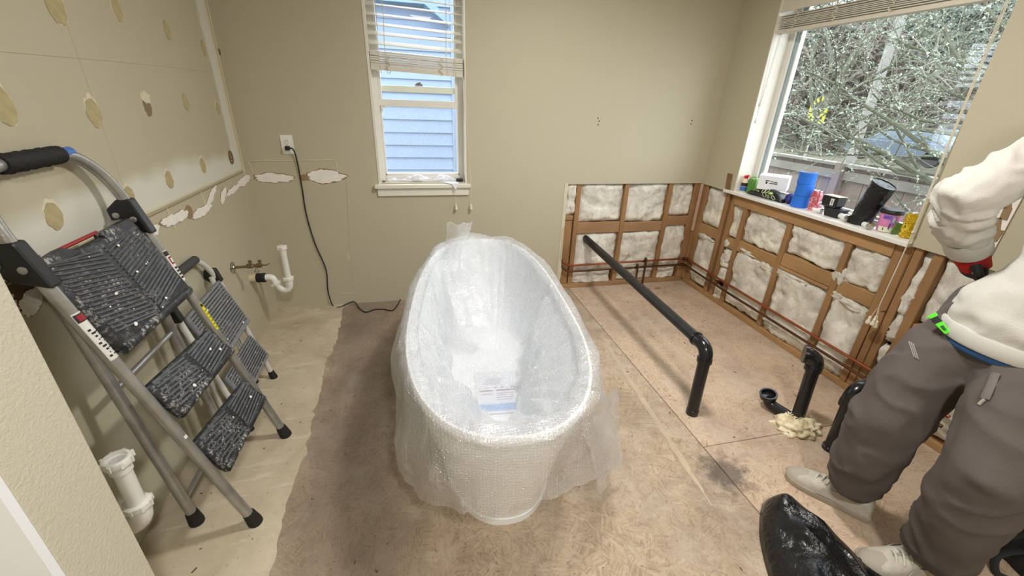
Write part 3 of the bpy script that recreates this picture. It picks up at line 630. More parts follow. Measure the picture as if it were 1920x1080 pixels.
# thicket and evergreens across the road
def shrub(label, base, rad, mt, seed, n=2600, s=.16, kind='thicket', cat='shrub'):
    R = random.Random(seed); t = thing(kind, label, cat, base, 'greenery across the road'); b = MB(); base = Vector(base)
    for _ in range(n):
        while True:
            u = V(R.uniform(-1, 1), R.uniform(-1, 1), R.uniform(0, 1))
            if u.x**2+u.y**2+(u.z*2-1)**2 < 1 + .3*noise.noise(u*3+V(seed, 0, 0)): break
        p = base + V(u.x*rad[0], u.y*rad[1], u.z*rad[2]); d = V(R.uniform(-1, 1), R.uniform(-1, 1), R.uniform(-.3, 1)).normalized(); e = d.orthogonal().normalized(); e.rotate(Matrix.Rotation(R.uniform(0, 6), 3, d)); l = s*R.uniform(.5, 1.5)
        b.add([p, p + d*l + e*l*.25, p + d*l*1.7, p + d*l - e*l*.25], [(0, 1, 2, 3)])
    o = build('foliage', b, mt, t); o['kind'] = 'stuff'
    b = MB(); b.tube([base, base + V(.1, .1, rad[2]*.5), base + V(0, .2, rad[2]*.85)], [.16, .1, .03], 7); build('trunk', b, M_BARK, t)
    return t
G1 = simple('evergreen leaf', srgb(66, 78, 62), .8, 0, .3, .9); G2 = simple('winter bramble', srgb(90, 82, 72), .85, 0, .3, .9); G3 = simple('yellow green moss bush', srgb(112, 114, 74), .85, 0, .3, .9); G4 = simple('grey green conifer', srgb(84, 96, 84), .85, 0, .3, .9)
for i, (x, y, rx, ry, rz, mt, lb, kd, ct) in enumerate([
    (24.5, 22, 3.4, 4, 7, G2, 'brown bramble thicket at the far left of the big window view', 'thicket', 'shrub'), (25, 15.5, 3, 3.6, 4.4, G2, 'brown bramble thicket behind the yellow road sign', 'thicket', 'shrub'), (26, 9.5, 3, 3.4, 3.6, G1, 'dark green bush between sign and parked car', 'thicket', 'shrub'),
    (24, 4.6, 2.4, 3.0, 2.6, G3, 'yellowish mossy bush beside the road bend', 'thicket', 'shrub'), (32, 24, 4, 5, 13, G4, 'grey green conifer at the left of the tree line', 'evergreen', 'tree'), (33, 15, 4, 5, 14, G1, 'dark conifer in the middle of the tree line', 'evergreen', 'tree'), (34, 6, 4, 5, 13, G4, 'grey green conifer right of the tree line middle', 'evergreen', 'tree'),
    (31, -1, 4, 4.5, 11, G1, 'dark conifer at the right of the tree line', 'evergreen', 'tree'), (27, 29, 4, 5, 11, G1, 'dark conifer closest to the window jamb', 'evergreen', 'tree'), (38, 10.5, 4, 5, 16, G1, 'tall dark conifer behind the others', 'evergreen', 'tree'), (38, 20, 4, 5.5, 15, G2, 'tall brownish leafless tree behind the others', 'evergreen', 'tree')]):
    shrub(lb, (x, y, -.75), (rx, ry, rz), mt, i+60, 4200 if rz > 6 else 3000, .30 if rz > 6 else .20, kd, ct)
b = MB(); b.grid(lambda i, j: V(29 + j*26 + 1.5*noise.noise((i*6, j*3, 0)), -14 + i*62, -.75 + 15*j**.8 + 1.2*noise.noise((i*9, j*5, 3))), 60, 16)
hs = N('wooded slope'); hs.set(.95); f_ = hs.noise(hs.pos(), .9, 8, .75); hs.col(hs.ramp(f_, [(.32, srgb(48, 56, 44)), (.5, srgb(78, 84, 68)), (.68, srgb(106, 104, 88))])); hs.bump(hs.noise(hs.pos(), 2.5, 6, .8), 1.0, .4)
struct(build('hillside', b, hs.m, smooth=True), 'wooded slope rising behind the road', 'hill')
# road sign
sp = fz(1510, 262, -.6); d_ = 10.6; sg = EYE + ray(1533, 212)*(d_/ray(1533, 212).x)
sign = thing('school_sign', 'yellow green school crossing sign with a small plate below', 'sign', (sg.x, sg.y, -.75))
M_SIGN = simple('fluorescent sign', srgb(206, 220, 10), .5); M_SIGN.node_tree.nodes['Principled BSDF'].inputs['Emission Strength'].default_value = 0
b = MB(); b.cyl((sg.x, sg.y, -.75), (sg.x, sg.y, sg.z+.25), .035, 8); build('sign_post', b, simple('galvanised post', srgb(160, 160, 156), .5), sign)
sw = .21; n_ = V(-1, -.62, 0).normalized(); u_ = V(-n_.y, n_.x, 0) * -1; o_ = V(sg.x, sg.y, 0) + n_*.045
def sgn(pts, t, mt, nm, off=0): b = MB(); b.prism([o_ + u_*a + V(0, 0, sg.z+c) + n_*off for a, c in pts], n_*t); build(nm, b, mt, sign)
sgn([(-.2, .02), (.2, .02), (.2, .24), (0, .42), (-.2, .24)], .006, M_SIGN, 'sign_panel'); sgn([(-.2, -.24), (.2, -.24), (.2, -.01), (-.2, -.01)], .006, M_SIGN, 'plate')
MK = simple('sign ink', srgb(40, 44, 30), .6)
for a in (-.08, .07):
    sgn([(a-.03, .06), (a+.03, .06), (a+.04, .20), (a-.04, .20)], .003, MK, 'figure_mark', .006); sgn([(a-.025, .215), (a+.025, .215), (a+.025, .26), (a-.025, .26)], .003, MK, 'figure_mark', .006)
for a in (-.12, -.04, .04, .11): sgn([(a-.022, -.15), (a+.022, -.15), (a+.022, -.10), (a-.022, -.10)], .003, MK, 'letter_mark', .006)
# utility pole and parked car
q = fz(1608, 290, -.5); pl = EYE + ray(1630, 200)*(13.0/ray(1630, 200).x)
b = MB(); b.cyl((pl.x, pl.y, -.75), (pl.x, pl.y, 7), .13, 12, .1); tag(build('utility_pole', b, simple('pole grey', srgb(136, 134, 126), .9, 0, .15, 3), smooth=True), 'pale wooden utility pole seen through the big window', 'pole')
cc = EYE + ray(1730, 222)*(20.0/ray(1730, 222).x); cz = -.40
car = thing('parked_car', 'parked blue grey car seen small through the branches', 'car', (cc.x, cc.y, cz))
M_CAR = simple('car paint', srgb(70, 82, 94), .3); M_CG = simple('car glass', srgb(96, 110, 120), .1)
b = MB(); prof = [(-2.1, .25), (2.1, .25), (2.15, .7), (1.4, .85), (-1.9, .9), (-2.15, .7)]; b.prism([V(cc.x-.8, cc.y+a, cz+c) for a, c in prof], (1.6, 0, 0)); build('body', b, M_CAR, car, bevel=.05)
b = MB(); b.prism([V(cc.x-.7, cc.y+a, cz+c) for a, c in [(-1.8, .88), (1.35, .84), (.6, 1.35), (-1.2, 1.38)]], (1.4, 0, 0)); build('cabin', b, M_CG, car, bevel=.05)
for a in (-1.35, 1.35):
    for s_ in (-.8, .62): b = MB(); b.lathe([(.30, 0), (.32, .03), (.32, .15), (.30, .18)], (cc.x+s_, cc.y+a, cz+.32), (1, 0, 0), 18); build('wheel', b, M_RUBBER, car, smooth=True)
# neighbour's house outside the narrow window
HY = 7.0; hx1 = fy(839, 60, HY).x + .10
house = thing('neighbour_house', 'pale blue lap-sided house next door outside the narrow window', 'house', (-1, HY, -.75))
M_SID = simple('pale blue siding', srgb(124, 140, 162), .7, 0, .05, 3)
proto = None; ex = .184; zb0 = -.15
for k in range(19):
    z = zb0 + k*ex
    if proto is None:
        b = MB(); b.hexa([V(-3.2, HY-.032, z), V(hx1, HY-.032, z), V(hx1, HY+.02, z), V(-3.2, HY+.02, z), V(-3.2, HY-.004, z+ex+.01), V(hx1, HY-.004, z+ex+.01), V(hx1, HY+.02, z+ex+.01), V(-3.2, HY+.02, z+ex+.01)]); proto = build('siding_board', b, M_SID, house)
    else: share('siding_board', proto, house, WL[proto.name] + V(0, 0, k*ex))
b = MB(); b.bb((-3.2, HY+.02, -.75), (hx1, HY+3.5, 3.3)); build('house_wall', b, M_SID, house)
b = MB(); b.bb((hx1-.06, HY-.04, -.75), (hx1+.01, HY+.0, 3.0)); build('corner_board', b, M_SID, house)
e0, e1 = fy(800, 14, HY-.25), fy(842, 42, HY-.25)
b = MB(); b.prism([V(-3.4, HY-.3, e0.z+.15), V(e0.x, HY-.3, e0.z+.15), V(e1.x, HY-.3, e1.z), V(e1.x, HY-.3, e1.z-.05), V(e0.x-.03, HY-.3, e0.z+.03), V(-3.4, HY-.3, e0.z+.03)], (0, 3.8, 0)); build('roof_eave', b, simple('dark eave', srgb(110, 134, 154), .7), house)
# ================================================================== bathtub in bubble wrap
TUBC = V(.335, 1.715, 0); TUBA = math.atan2(.15, 1.67); L2_, W2_ = .825, .385
TR = Matrix.Rotation(-TUBA, 3, 'Z')
def tub_pt(t, a, bw, z):      # t around (0 = +x side, pi/2 = far end)
    c, s_ = math.cos(t), math.sin(t); e = 2/2.35
    x = math.copysign(abs(c)**e, c)*bw; y = math.copysign(abs(s_)**e, s_)*a
    x *= 1 - .05*(y/L2_ if a else 0)
    return TUBC + TR @ V(x, y, 0) + V(0, 0, z)
def rim_z(t): return .565 + .095*smooth01(-.1, 1.0, math.sin(t))
M_ACR = simple('white acrylic', srgb(243, 245, 248), .2)
tub = thing('bathtub', 'white freestanding bathtub standing in the middle of the floor', 'bathtub', (TUBC.x, TUBC.y, 0))
NT = 72; TS = [2*PI*i/NT for i in range(NT)]
def ring(fa, fb, fz_, sh=0.0): return [tub_pt(t, L2_*fa, W2_*fb, fz_(t)) + TR @ V(0, sh, 0) for t in TS]
b = MB()
rs = [ring(.815, .66, lambda t: .0), ring(.82, .67, lambda t: .06), ring(.84, .74, lambda t: .16), ring(.88, .83, lambda t: .30), ring(.93, .92, lambda t: .45), ring(.975, .975, lambda t: rim_z(t)-.045), ring(.995, .99, lambda t: rim_z(t)-.02), ring(.985, .98, lambda t: rim_z(t)),
      ring(.972, .955, lambda t: rim_z(t)), ring(.965, .945, lambda t: rim_z(t)-.02), ring(.925, .90, lambda t: .40), ring(.84, .84, lambda t: .25), ring(.74, .75, lambda t: .15), ring(.62, .63, lambda t: .122), ring(.2, .2, lambda t: .12), ring(.02, .02, lambda t: .12)]
b.rings(rs); build('shell', b, M_ACR, tub, smooth=True, angle=60)
b = MB(); b.rings([ring(.822, .67, lambda t: .0), ring(.822, .67, lambda t: .03)]); build('base_rim', b, M_ACR, tub, smooth=True)
b = MB(); b.lathe([(.035, 0), (.035, .004), (.02, .006)], TUBC + V(0, .0, .12), n=20); build('drain', b, M_CHROME, tub, smooth=True)
# bubble wrap
def mk_bubble():
    n = N('bubble wrap'); o = n.pos(); n.n.remove(n.b)
    v = n.vor(o, 95, 'Distance', 'F1', .2); dome = n.ramp(v, [(.0, 1.0), (.38, .75), (.52, 0.0)])
    wr = n.noise(o, 8, 5, .65, .8); w2 = n.noise(o, 34, 4, .7, .6)
    h = n.math('ADD', n.math('MULTIPLY', dome, .55), n.math('ADD', n.math('MULTIPLY', wr, 2.6), n.math('MULTIPLY', w2, .9)))
    bp = n.node('ShaderNodeBump', i_Strength=.75, i_Distance=.011); n.lk(h, bp.inputs['Height'])
    bq = n.node('ShaderNodeBump', i_Strength=.35, i_Distance=.012); n.lk(n.math('ADD', n.math('MULTIPLY', wr, 2.4), n.math('MULTIPLY', dome, .12)), bq.inputs['Height'])
    tp = n.node('ShaderNodeBsdfTransparent', i_Color=(.985, .99, 1, 1)); df = n.node('ShaderNodeBsdfDiffuse', i_Color=(.95, .965, .985, 1)); tl = n.node('ShaderNodeBsdfTranslucent', i_Color=(.95, .97, .99, 1)); gl = n.node('ShaderNodeBsdfGlossy', i_Color=(1, 1, 1, 1), i_Roughness=.16)
    n.lk(bp.outputs[0], gl.inputs['Normal']); n.lk(bq.outputs[0], df.inputs['Normal'])
    def mix(f, a, b):
        m_ = n.node('ShaderNodeMixShader')
        if isinstance(f, float): m_.inputs[0].default_value = f
        else: n.lk(f, m_.inputs[0])
        n.lk(a, m_.inputs[1]); n.lk(b, m_.inputs[2]); return m_.outputs[0]
    haze = mix(.5, df.outputs[0], tl.outputs[0])
    al = n.math('ADD', .34, n.math('ADD', n.math('MULTIPLY', dome, .06), n.math('MULTIPLY', n.math('SUBTRACT', wr, .5), .5)))
    base = mix(al, tp.outputs[0], haze); fr = n.node('ShaderNodeLayerWeight', i_Blend=.35); n.lk(bp.outputs[0], fr.inputs['Normal'])
    gf = n.math('ADD', .10, n.math('MULTIPLY', fr.outputs['Facing'], .32)); n.lk(mix(gf, base, gl.outputs[0]), n.n['Material Output'].inputs[0]); return n.m
M_BUB = mk_bubble()
def hem_z(t):   # skirt hem height, lowest at the near left
    y = math.sin(t); x = math.cos(t)
    z = .215 + .125*smooth01(-.85, .35, x)*smooth01(0, -.6, y) + .012*math.sin(3*t+1) + .02*noise.noise((t*3, 1, 0))
    if y > -.2: z = z*.8 + .02
    if x > .55 and y < .2: z -= .10*smooth01(.55, .85, x)
    return max(.03, z)
def wrap_pt(i, j):
    t = 2*PI*i; s_, c = math.sin(t), math.cos(t); rz = rim_z(t)+.012
    wob = noise.noise((c*4, s_*4, j*3)); fine = noise.noise((c*13, s_*13, j*9)); fold = abs(noise.noise((c*7+3, s_*7, j*1.2)))
    if j < .40:        # outer skirt from hem up
        k = j/.40; z = hem_z(t) + (rz-.03-hem_z(t))*k
        fl = (.012 + .030*(1-k))*(.5+wob) + .03*(1-k)*(fold-.2)
        if c > .35 and s_ < .1: fl += .10*(1-k)**1.3*smooth01(.35, .8, c)*smooth01(.25, -.3, s_)
        if c < -.3: fl += .018*(1-k) + .02*(k*(1-k)*4)*(.4+wob)
        p = tub_pt(t, L2_+.022+fl, W2_+.022+fl, z)
    elif j < .55:      # over the rim
        k = (j-.40)/.15; a = PI*k; r_ = .035*(1+.55*noise.noise((c*3.1+5, s_*3.1, 0)))
        p = tub_pt(t, L2_-.02+r_*math.cos(a)*1.25, W2_-.02+r_*math.cos(a)*1.25, rz-.012+r_*.75*math.sin(a)+.010*wob)
    else:              # down inside, lining the tub to its floor
        k = (j-.55)/.45; kd = min(1, k/.62); depth = rz-.17
        if k <= .62:
            z = rz - .02 - (depth-.02)*kd; f = 1 - (.055+.26*kd**1.6); puff = 0
            sh = math.sin(PI*min(1, kd*1.05))
            if c > .1 and s_ < .55: puff = .15*smooth01(.1, .7, c)*smooth01(.5, -.1, s_)*sh*(.7+1.2*fold)
            if c < -.1 and s_ < .5: puff = .10*smooth01(-.1, -.7, c)*smooth01(.7, .1, s_)*sh*(.5+1.3*fold)
            if s_ < -.5: puff += .05*sh
            pl_ = .15*smooth01(-.35, -.85, s_)*math.sin(PI*min(1, kd*1.25+.06))*(.75+.7*fold)
            p = tub_pt(t, L2_*f-.012-.028*fold-puff*.35-pl_, W2_*f-.012-.028*fold-puff, z)
        else:
            q = (k-.62)/.38; f = .685*(1-q)**1.0 + .01; z = .17 - .030*smooth01(0, .35, q) + .012*fold*(1-q)*min(1, q*0+1)*(1-smooth01(.2, .6, q))
            fine *= (1-q)**2; wob *= (1-q)**2
            pe = 0
            p = tub_pt(t, L2_*f-.02*(1-q), W2_*f-.02*(1-q), z)
    return p + V(.006*fine, .006*fine, .005*wob*(0 if j < .02 else 1))
wrap = thing('bubble_wrap', 'clear bubble wrap sheet draped over the whole bathtub', 'bubble wrap', (TUBC.x, TUBC.y, .05))
b = MB(); b.grid(wrap_pt, 220, 64, True); build('sheet', b, M_BUB, wrap, smooth=True, angle=False)
# corner flap hanging out at the near right
cn = [fy(1078, 762, 1.0), fz(1150, 738, .42), fz(1166, 868, .09), fz(1080, 908, .10)]
cn = [V(.50, .985, .50), V(.735, 1.20, .46), V(.785, 1.145, .10), V(.60, .975, .165)]
def flap(i, j):
    p = cn[0].lerp(cn[1], i).lerp(cn[3].lerp(cn[2], i), j); n_ = V(.7, -.7, .1)
    return p + n_*(.022*math.sin(i*5+j*2)*math.sin(PI*i) + .012*noise.noise((i*5, j*5, 2)) + .01)
b = MB(); b.grid(flap, 26, 26); build('corner_flap', b, M_BUB, wrap, smooth=True, angle=False)
# twisted tail at the head end, standing up then falling into the tub
pl_p, pl_n = V(.4, 2.42, .66), V(0, -.46, -.40).normalized().cross(V(1, 0, 0))
def onpl(x, y): r = ray(x, y); return EYE + r*((pl_p-EYE).dot(pl_n)/r.dot(pl_n))
rim_c = fy(852, 462, 2.40)
tl = spline([fy(862, 417, 2.40), fy(859, 440, 2.40), fy(851, 470, 2.385), fy(850, 505, 2.33), onpl(862, 540)+V(0, -.02, .03), onpl(880, 580)+V(0, -.02, .03), onpl(892, 612)+V(0, -.01, .02)], 8)
wd = [.078, .066, .055, .058, .08, .095, .095]
def tail(i, j):
    k = j*(len(tl)-1); a = int(min(k, len(tl)-2)); p = tl[a].lerp(tl[a+1], k-a); q = j*6; qa = int(min(q, 5)); w_ = wd[qa]+(wd[qa+1]-wd[qa])*(q-qa)
    u = (i-.5)*2; return p + V(u*w_, -.012*math.cos(u*4+j*5)-.02*(1-u*u), .006*math.sin(u*7+j*3))
b = MB(); b.grid(tail, 18, 50); build('twisted_tail', b, M_BUB, wrap, smooth=True, angle=False)
# instruction sheet lying on the tub floor
pz = .1265
PQ = [fz(890, 700, pz), fz(966, 695, pz), fz(972, 772, pz), fz(895, 778, pz)]
PQ = [PQ[3] + (PQ[3]-PQ[0])*0, PQ[2], PQ[1], PQ[0]]
pa = thing('instruction_sheet', 'printed instruction sheet lying inside the bathtub', 'paper', ((PQ[0]+PQ[2])/2)[:2] + (pz,))
b = MB(); b.prism(PQ, (0, 0, .0012)); build('page', b, simple('printed page', srgb(226, 228, 236), .5), pa)
def onpage(a0, a1, c0, c1, mt, nm='print_line'):
    def P(a, c): return PQ[0].lerp(PQ[1], a).lerp(PQ[3].lerp(PQ[2], a), c) + V(0, 0, .0013)
    b = MB(); b.prism([P(a0, c0), P(a1, c0), P(a1, c1), P(a0, c1)], (0, 0, .0004)); build(nm, b, mt, pa)
MG = simple('print grey', srgb(120, 124, 136), .6); MBn = simple('print brown', srgb(120, 96, 84), .6); MBl = simple('print blue', srgb(140, 178, 222), .5)
onpage(.08, .97, .05, .20, MBl, 'blue_band')
for a0, a1, c in ((.1, .42, .50), (.1, .42, .43), (.5, .95, .50), (.5, .93, .44), (.52, .9, .39), (.5, .92, .34), (.52, .88, .29)): onpage(a0, a1, c, c+(.03 if c in (.5,) else .012), MBn if c > .42 else MG)
for a0, a1, c in ((.25, .7, .80), (.22, .66, .76), (.25, .62, .72), (.2, .6, .68)): onpage(a0, a1, c, c+.01, MG)
for a in (.45, .62, .86): onpage(a, a+.06, .57, .60, MBn)
# ================================================================== step ladders
def tread_mat():
    n = N('ribbed black tread'); n.set(.5); o = n.obj(); f = n.noise(o, 60, 6, .8); g = n.noise(o, 4, 3, .6)
    mk = n.math('MULTIPLY', n.ramp(f, [(.52, 0.0), (.62, 1.0)]), n.ramp(g, [(.44, .05), (.62, .9)])); n.col(n.mix(mk, srgb(34, 36, 40), srgb(188, 186, 182))); return n.m
M_TREAD = tread_mat()
M_RIBM = simple('dusty rib', srgb(84, 86, 90), .45, 0, .5, 40)
M_TREAD2 = tread_mat(); M_TREAD2.name = 'dusty tread'; M_TREAD2.node_tree.nodes['Principled BSDF'].inputs['Roughness'].default_value = .6
def ladder_tread(parent, A, B, C, D_, t, ribs, mt, ribmat, chev=True, name='tread', splash=0, seed=1):
    # A near-top, B far-top, C far-bottom, D near-bottom; thickness t towards the room
    nrm = (B-A).cross(D_-A).normalized(); nrm = nrm if nrm.x > 0 else -nrm
    b = MB(); b.prism([A, B, C, D_], nrm*t); tr = build(name, b, mt, parent, bevel=min(.012, t*.45), seg=3)
    for p in tr.data.polygons: p.use_smooth = True
    try: tr.data.set_sharp_from_angle(angle=.9)
    except Exception: pass
    def P(a, c, h=0): return A.lerp(B, a).lerp(D_.lerp(C, a), c) + nrm*(t+h)
    rb = MB()
    for k in range(ribs):
        c = .06 + .86*k/(ribs-1)
        if chev:
            for s_ in (-1, 1):
                a0, a1 = .5+s_*.03, .5+s_*.45; sk = .15; c0, c1 = c+sk*.35, c-sk*.65
                c0, c1 = min(.95, max(.04, c0)), min(.95, max(.04, c1)); rb.tube([P(a0, c0, .0005), P(a1, c1, .0005)], .0040, 4)
        else: rb.tube([P(.05, c), P(.95, c)], .0036, 4)
    o = build('rib', rb, ribmat, tr); o['kind'] = 'stuff'
    R = random.Random(seed); sp = MB()
    for _ in range(splash):
        q = P(R.uniform(.1, .9), R.uniform(.05, .95), .004); r_ = R.choice((.002, .003, .005, .007)); n0 = 7
        e1 = (B-A).normalized(); e2 = nrm.cross(e1); sp.prism([q + (e1*math.cos(2*PI*i/n0)*R.uniform(.6, 1.5) + e2*math.sin(2*PI*i/n0)*R.uniform(.5, 1.2))*r_ for i in range(n0)], nrm*.0012)
    if splash: o = build('paint_splash', sp, simple('white paint drop', srgb(236, 236, 234), .6), tr); o['kind'] = 'stuff'
    lip = MB(); lip.tube([P(.02, 1.0, -t*.4), P(.98, 1.0, -t*.4)], t*.62, 10); build('front_lip', lip, mt, tr, smooth=True)
    return tr
# ---- the large one
lad = thing('step_ladder', 'large paint-spattered aluminium step ladder folded against the left wall', 'ladder', (-.78, 1.46, 0))
YN, YFR = 1.238, 1.690
def yn(z): return YN - .035*z
def yf(z): return YFR - .020*z
def rail(z): return -.642 - .268*z            # x of the front rails at height z
RT = .0168
zt = 1.287; hx = rail(zt)+.002
path = [V(rail(.03), yn(.03), .03), V(rail(1.15), yn(1.15), 1.15), V(rail(1.24), yn(1.2)+.02, 1.24), V(hx, YN+.04, zt), V(hx, YFR-.12, zt), V(rail(1.215), yf(1.2)-.02, 1.215), V(rail(1.13), yf(1.13), 1.13), V(rail(.03), yf(.03), .03)]
b = MB(); b.tube(arc(path, .085, 8), RT, 16); build('front_rail', b, M_ALU, lad, smooth=True)
b = MB(); n0 = 40; gy0, gy1 = YN+.085, YFR-.165
b.tube([V(hx, gy0+(gy1-gy0)*i/n0, zt) for i in range(n0+1)], [RT+.007+.0022*math.sin(i*2.1)+.001*math.sin(i*5) for i in range(n0+1)], 16); build('foam_grip', b, simple('black foam grip', srgb(30, 29, 30), .75, 0, .3, 60, .5, 120), lad, smooth=True)
b = MB(); b.tube([V(hx, gy1+.012, zt), V(hx, gy1+.045, zt)], RT+.0008, 16); build('blue_tape', b, simple('blue tape', srgb(74, 112, 186), .5), lad, smooth=True)
def rear(z): return -.852 - .118*z
for y in (YN+.045, YFR-.045):
    b = MB(); b.tube([V(rear(.03), y, .03), V(rear(1.06), y, 1.06)], .017, 14); build('rear_leg', b, M_ALU, lad, smooth=True)
for y, f in ((YN, rail), (YFR, rail), (YN+.045, rear), (YFR-.045, rear)):
    ax = (V(f(1), y, 1)-V(f(0), y, 0)).normalized(); b = MB(); b.lathe([(.0245, 0), (.0255, .012), (.0205, .055), (.019, .06)], V(f(.0)+.000, y, .001), ax, 18); build('rubber_foot', b, M_RUBBER, lad, smooth=True)
b = MB(); b.tube([V(rear(.12), YN+.05, .12), V(rear(.12), YFR-.05, .12)], .010, 10); build('rear_brace', b, M_ALU, lad, smooth=True)
b = MB(); b.tube([V(rear(.62), YN+.05, .62), V(rear(.62), YFR-.05, .62)], .010, 10); build('rear_brace', b, M_ALU, lad, smooth=True)
for yfn in (yn, yf):    # black hinge brackets
    def Q(z, d): return V(rail(z)+d, yfn(z), z)
    poly = [Q(1.128, .022), Q(1.128, -.016), Q(1.095, -.062), Q(1.055, -.068), Q(1.025, -.045), Q(1.005, .024)]
    b = MB(); b.prism([p + V(0, -.021, 0) for p in poly], (0, .042, 0)); h = build('hinge_bracket', b, M_BLACK, lad, bevel=.008, seg=2)
    for z, d in ((1.075, -.042), (1.06, .0)):
        for q in (-1, 1): b = MB(); b.lathe([(.010, 0), (.010, .003), (.006, .005)], Q(z, d) + V(0, q*.021, 0), (0, q, 0), 14); build('rivet', b, M_ALU, h, smooth=True)
        pass
def OnR(z, a, out=0): return V(rail(z)+out, yn(z)+(yf(z)-yn(z))*a, z)
ladder_tread(lad, OnR(1.050, .02, -.026), OnR(1.040, .94, -.026), OnR(.785, .94, .006), OnR(.785, .025, .006), .030, 20, M_TREAD, M_RIBM, splash=12, seed=3, name='platform')
pb = MB(); pb.prism([OnR(1.060, .58, -.024), OnR(1.066, .90, -.024), OnR(1.02, .935, -.024), OnR(1.02, .58, -.024)], V(.030, 0, .008)); build('platform_lug', pb, M_TREAD, lad, bevel=.006)
pb = MB(); pb.prism([OnR(1.056, .02, -.024), OnR(1.066, .24, -.024), OnR(1.035, .36, -.024), OnR(1.02, .02, -.024)], V(.030, 0, .008)); build('platform_lug', pb, M_TREAD, lad, bevel=.006)
b = MB(); b.tube([OnR(1.060, .22, -.020), OnR(1.062, .62, -.020)], .006, 8); build('red_release_bar', b, simple('red bar', srgb(150, 36, 40), .5), lad, smooth=True)
ladder_tread(lad, OnR(.645, .04, -.018), OnR(.610, .935, -.018), OnR(.505, .945, .012), OnR(.525, .035, .012), .026, 9, M_TREAD, M_RIBM, splash=7, seed=5)
ladder_tread(lad, OnR(.405, .04, -.018), OnR(.350, .935, -.018), OnR(.250, .945, .012), OnR(.265, .035, .012), .026, 9, M_TREAD, M_RIBM, splash=7, seed=9)
# stickers on the rails
def sticker(y, z0, z1, mt, nm, w=1.0, parent=lad, off=.0006, a0=-.75, a1=.75):
    b = MB(); ax = (V(rail(1), 0, 1)-V(rail(0), 0, 0)).normalized(); e1 = V(0, 1, 0); e2 = ax.cross(e1); e2 = e2 if e2.x > 0 else -e2
    def fn(i, j): a = a0 + (a1-a0)*i; z = z0+(z1-z0)*j; return V(rail(z), y(z), z) + (e2*math.cos(a) + e1*math.sin(a))*(RT+off)
    b.grid(fn, 12, 4); return build(nm, b, mt, parent, smooth=True)
WS = simple('white sticker', srgb(226, 226, 222), .4); RS = simple('red sticker', srgb(150, 40, 50), .4); YS = simple('yellow sticker', srgb(226, 214, 30), .4); BK = simple('sticker black', srgb(40, 38, 38), .5)
s1 = sticker(yn, .775, .925, WS, 'warning_label', a0=-1.1, a1=1.0); sticker(yn, .898, .921, BK, 'label_mark', off=.0012, a0=-1.0, a1=.9, parent=s1); sticker(yn, .901, .918, RS, 'label_mark', off=.0018, a0=-.7, a1=.6, parent=s1)
for k in range(9): sticker(yn, .785+k*.0105, .7905+k*.0105, BK, 'print_line', off=.0012, a0=-.75+.13*(k*7 % 4), a1=-.35+.12*(k*5 % 4), parent=s1); sticker(yn, .787+k*.0105, .7900+k*.0105, BK, 'print_line', off=.0012, a0=-.05+.11*(k*3 % 5), a1=.45+.1*(k*5 % 3), parent=s1)
s2 = sticker(yf, .815, .935, WS, 'warning_label'); sticker(yf, .915, .932, BK, 'label_mark', off=.0012, parent=s2); sticker(yf, .882, .910, RS, 'label_mark', off=.0012, a0=-.5, a1=.5, parent=s2); sticker(yf, .888, .904, WS, 'label_mark', off=.0018, a0=-.28, a1=.28, parent=s2)
for k in range(4): sticker(yf, .825+k*.013, .832+k*.013, BK, 'print_line', off=.0012, a0=-.5, a1=.2+.1*(k % 3), parent=s2)
s3 = sticker(yf, .595, .715, YS, 'yellow_label', a0=-.55, a1=.6); sticker(yf, .700, .713, BK, 'label_mark', off=.0012, a0=-.5, a1=.1, parent=s3)
for k in range(6): sticker(yf, .605+k*.015, .610+k*.015, simple('olive ink', srgb(130, 122, 20)), 'print_line', off=.0012, a0=-.4, a1=.1+.12*(k % 3), parent=s3)
sticker(yn, .452, .463, WS, 'paper_scrap', a0=-.5, a1=.2)
# ---- the small one behind it
SM = thing('step_stool', 'small white step stool with grey treads leaning behind the large ladder', 'ladder', (-.9, 2.0, 0))
M_WTUBE = simple('white painted tube', srgb(206, 204, 198), .35, 0, .08, 14)
SN, SF = 1.76, 2.175
def sr(z): return -.815 - .232*z
ztp = .752
path = [V(sr(.02), SN, .02), V(sr(.64), SN, .64), V(sr(ztp), SN+.07, ztp), V(sr(ztp), SF-.07, ztp), V(sr(.64), SF, .64), V(sr(.02), SF, .02)]
b = MB(); b.tube(arc(path, .07, 7), .0125, 14); build('front_rail', b, M_WTUBE, SM, smooth=True)
b = MB(); b.tube([V(sr(ztp), SN+.08, ztp), V(sr(ztp), SF-.085, ztp)], .019, 14); build('hand_grip', b, simple('grey grip', srgb(62, 62, 62), .7), SM, smooth=True)
def srr(z): return -.905 - .10*z
for y in (SN+.03, SF-.03):
    b = MB(); b.tube([V(srr(.02), y, .02), V(srr(.64), y, .64)], .0115, 12); build('rear_leg', b, M_WTUBE, SM, smooth=True)
for y, f in ((SN, sr), (SF, sr), (SN+.03, srr), (SF-.03, srr)):
    b = MB(); b.lathe([(.019, 0), (.0195, .008), (.0155, .045), (.014, .048)], V(f(0), y, .001), (V(f(1), y, 1)-V(f(0), y, 0)), 16); build('rubber_foot', b, M_RUBBER, SM, smooth=True)
for y in (SN, SF):
    b = MB(); b.prism([V(sr(z)+d, y-.018, z) for z, d in ((.672, .015), (.672, -.03), (.63, -.05), (.60, -.03), (.605, .018))], (0, .036, 0)); build('hinge_bracket', b, M_BLACK, SM, bevel=.005)
def OnS(z, a, o=0): return V(sr(z)+o, SN+(SF-SN)*a, z)
M_GT = simple('grey tread', srgb(124, 126, 128), .6, 0, .25, 30)
ladder_tread(SM, OnS(.60, .05), OnS(.615, .95), OnS(.385, .955, .03), OnS(.37, .045, .03), .018, 15, M_GT, M_TREAD2, False, splash=8, seed=21, name='platform')
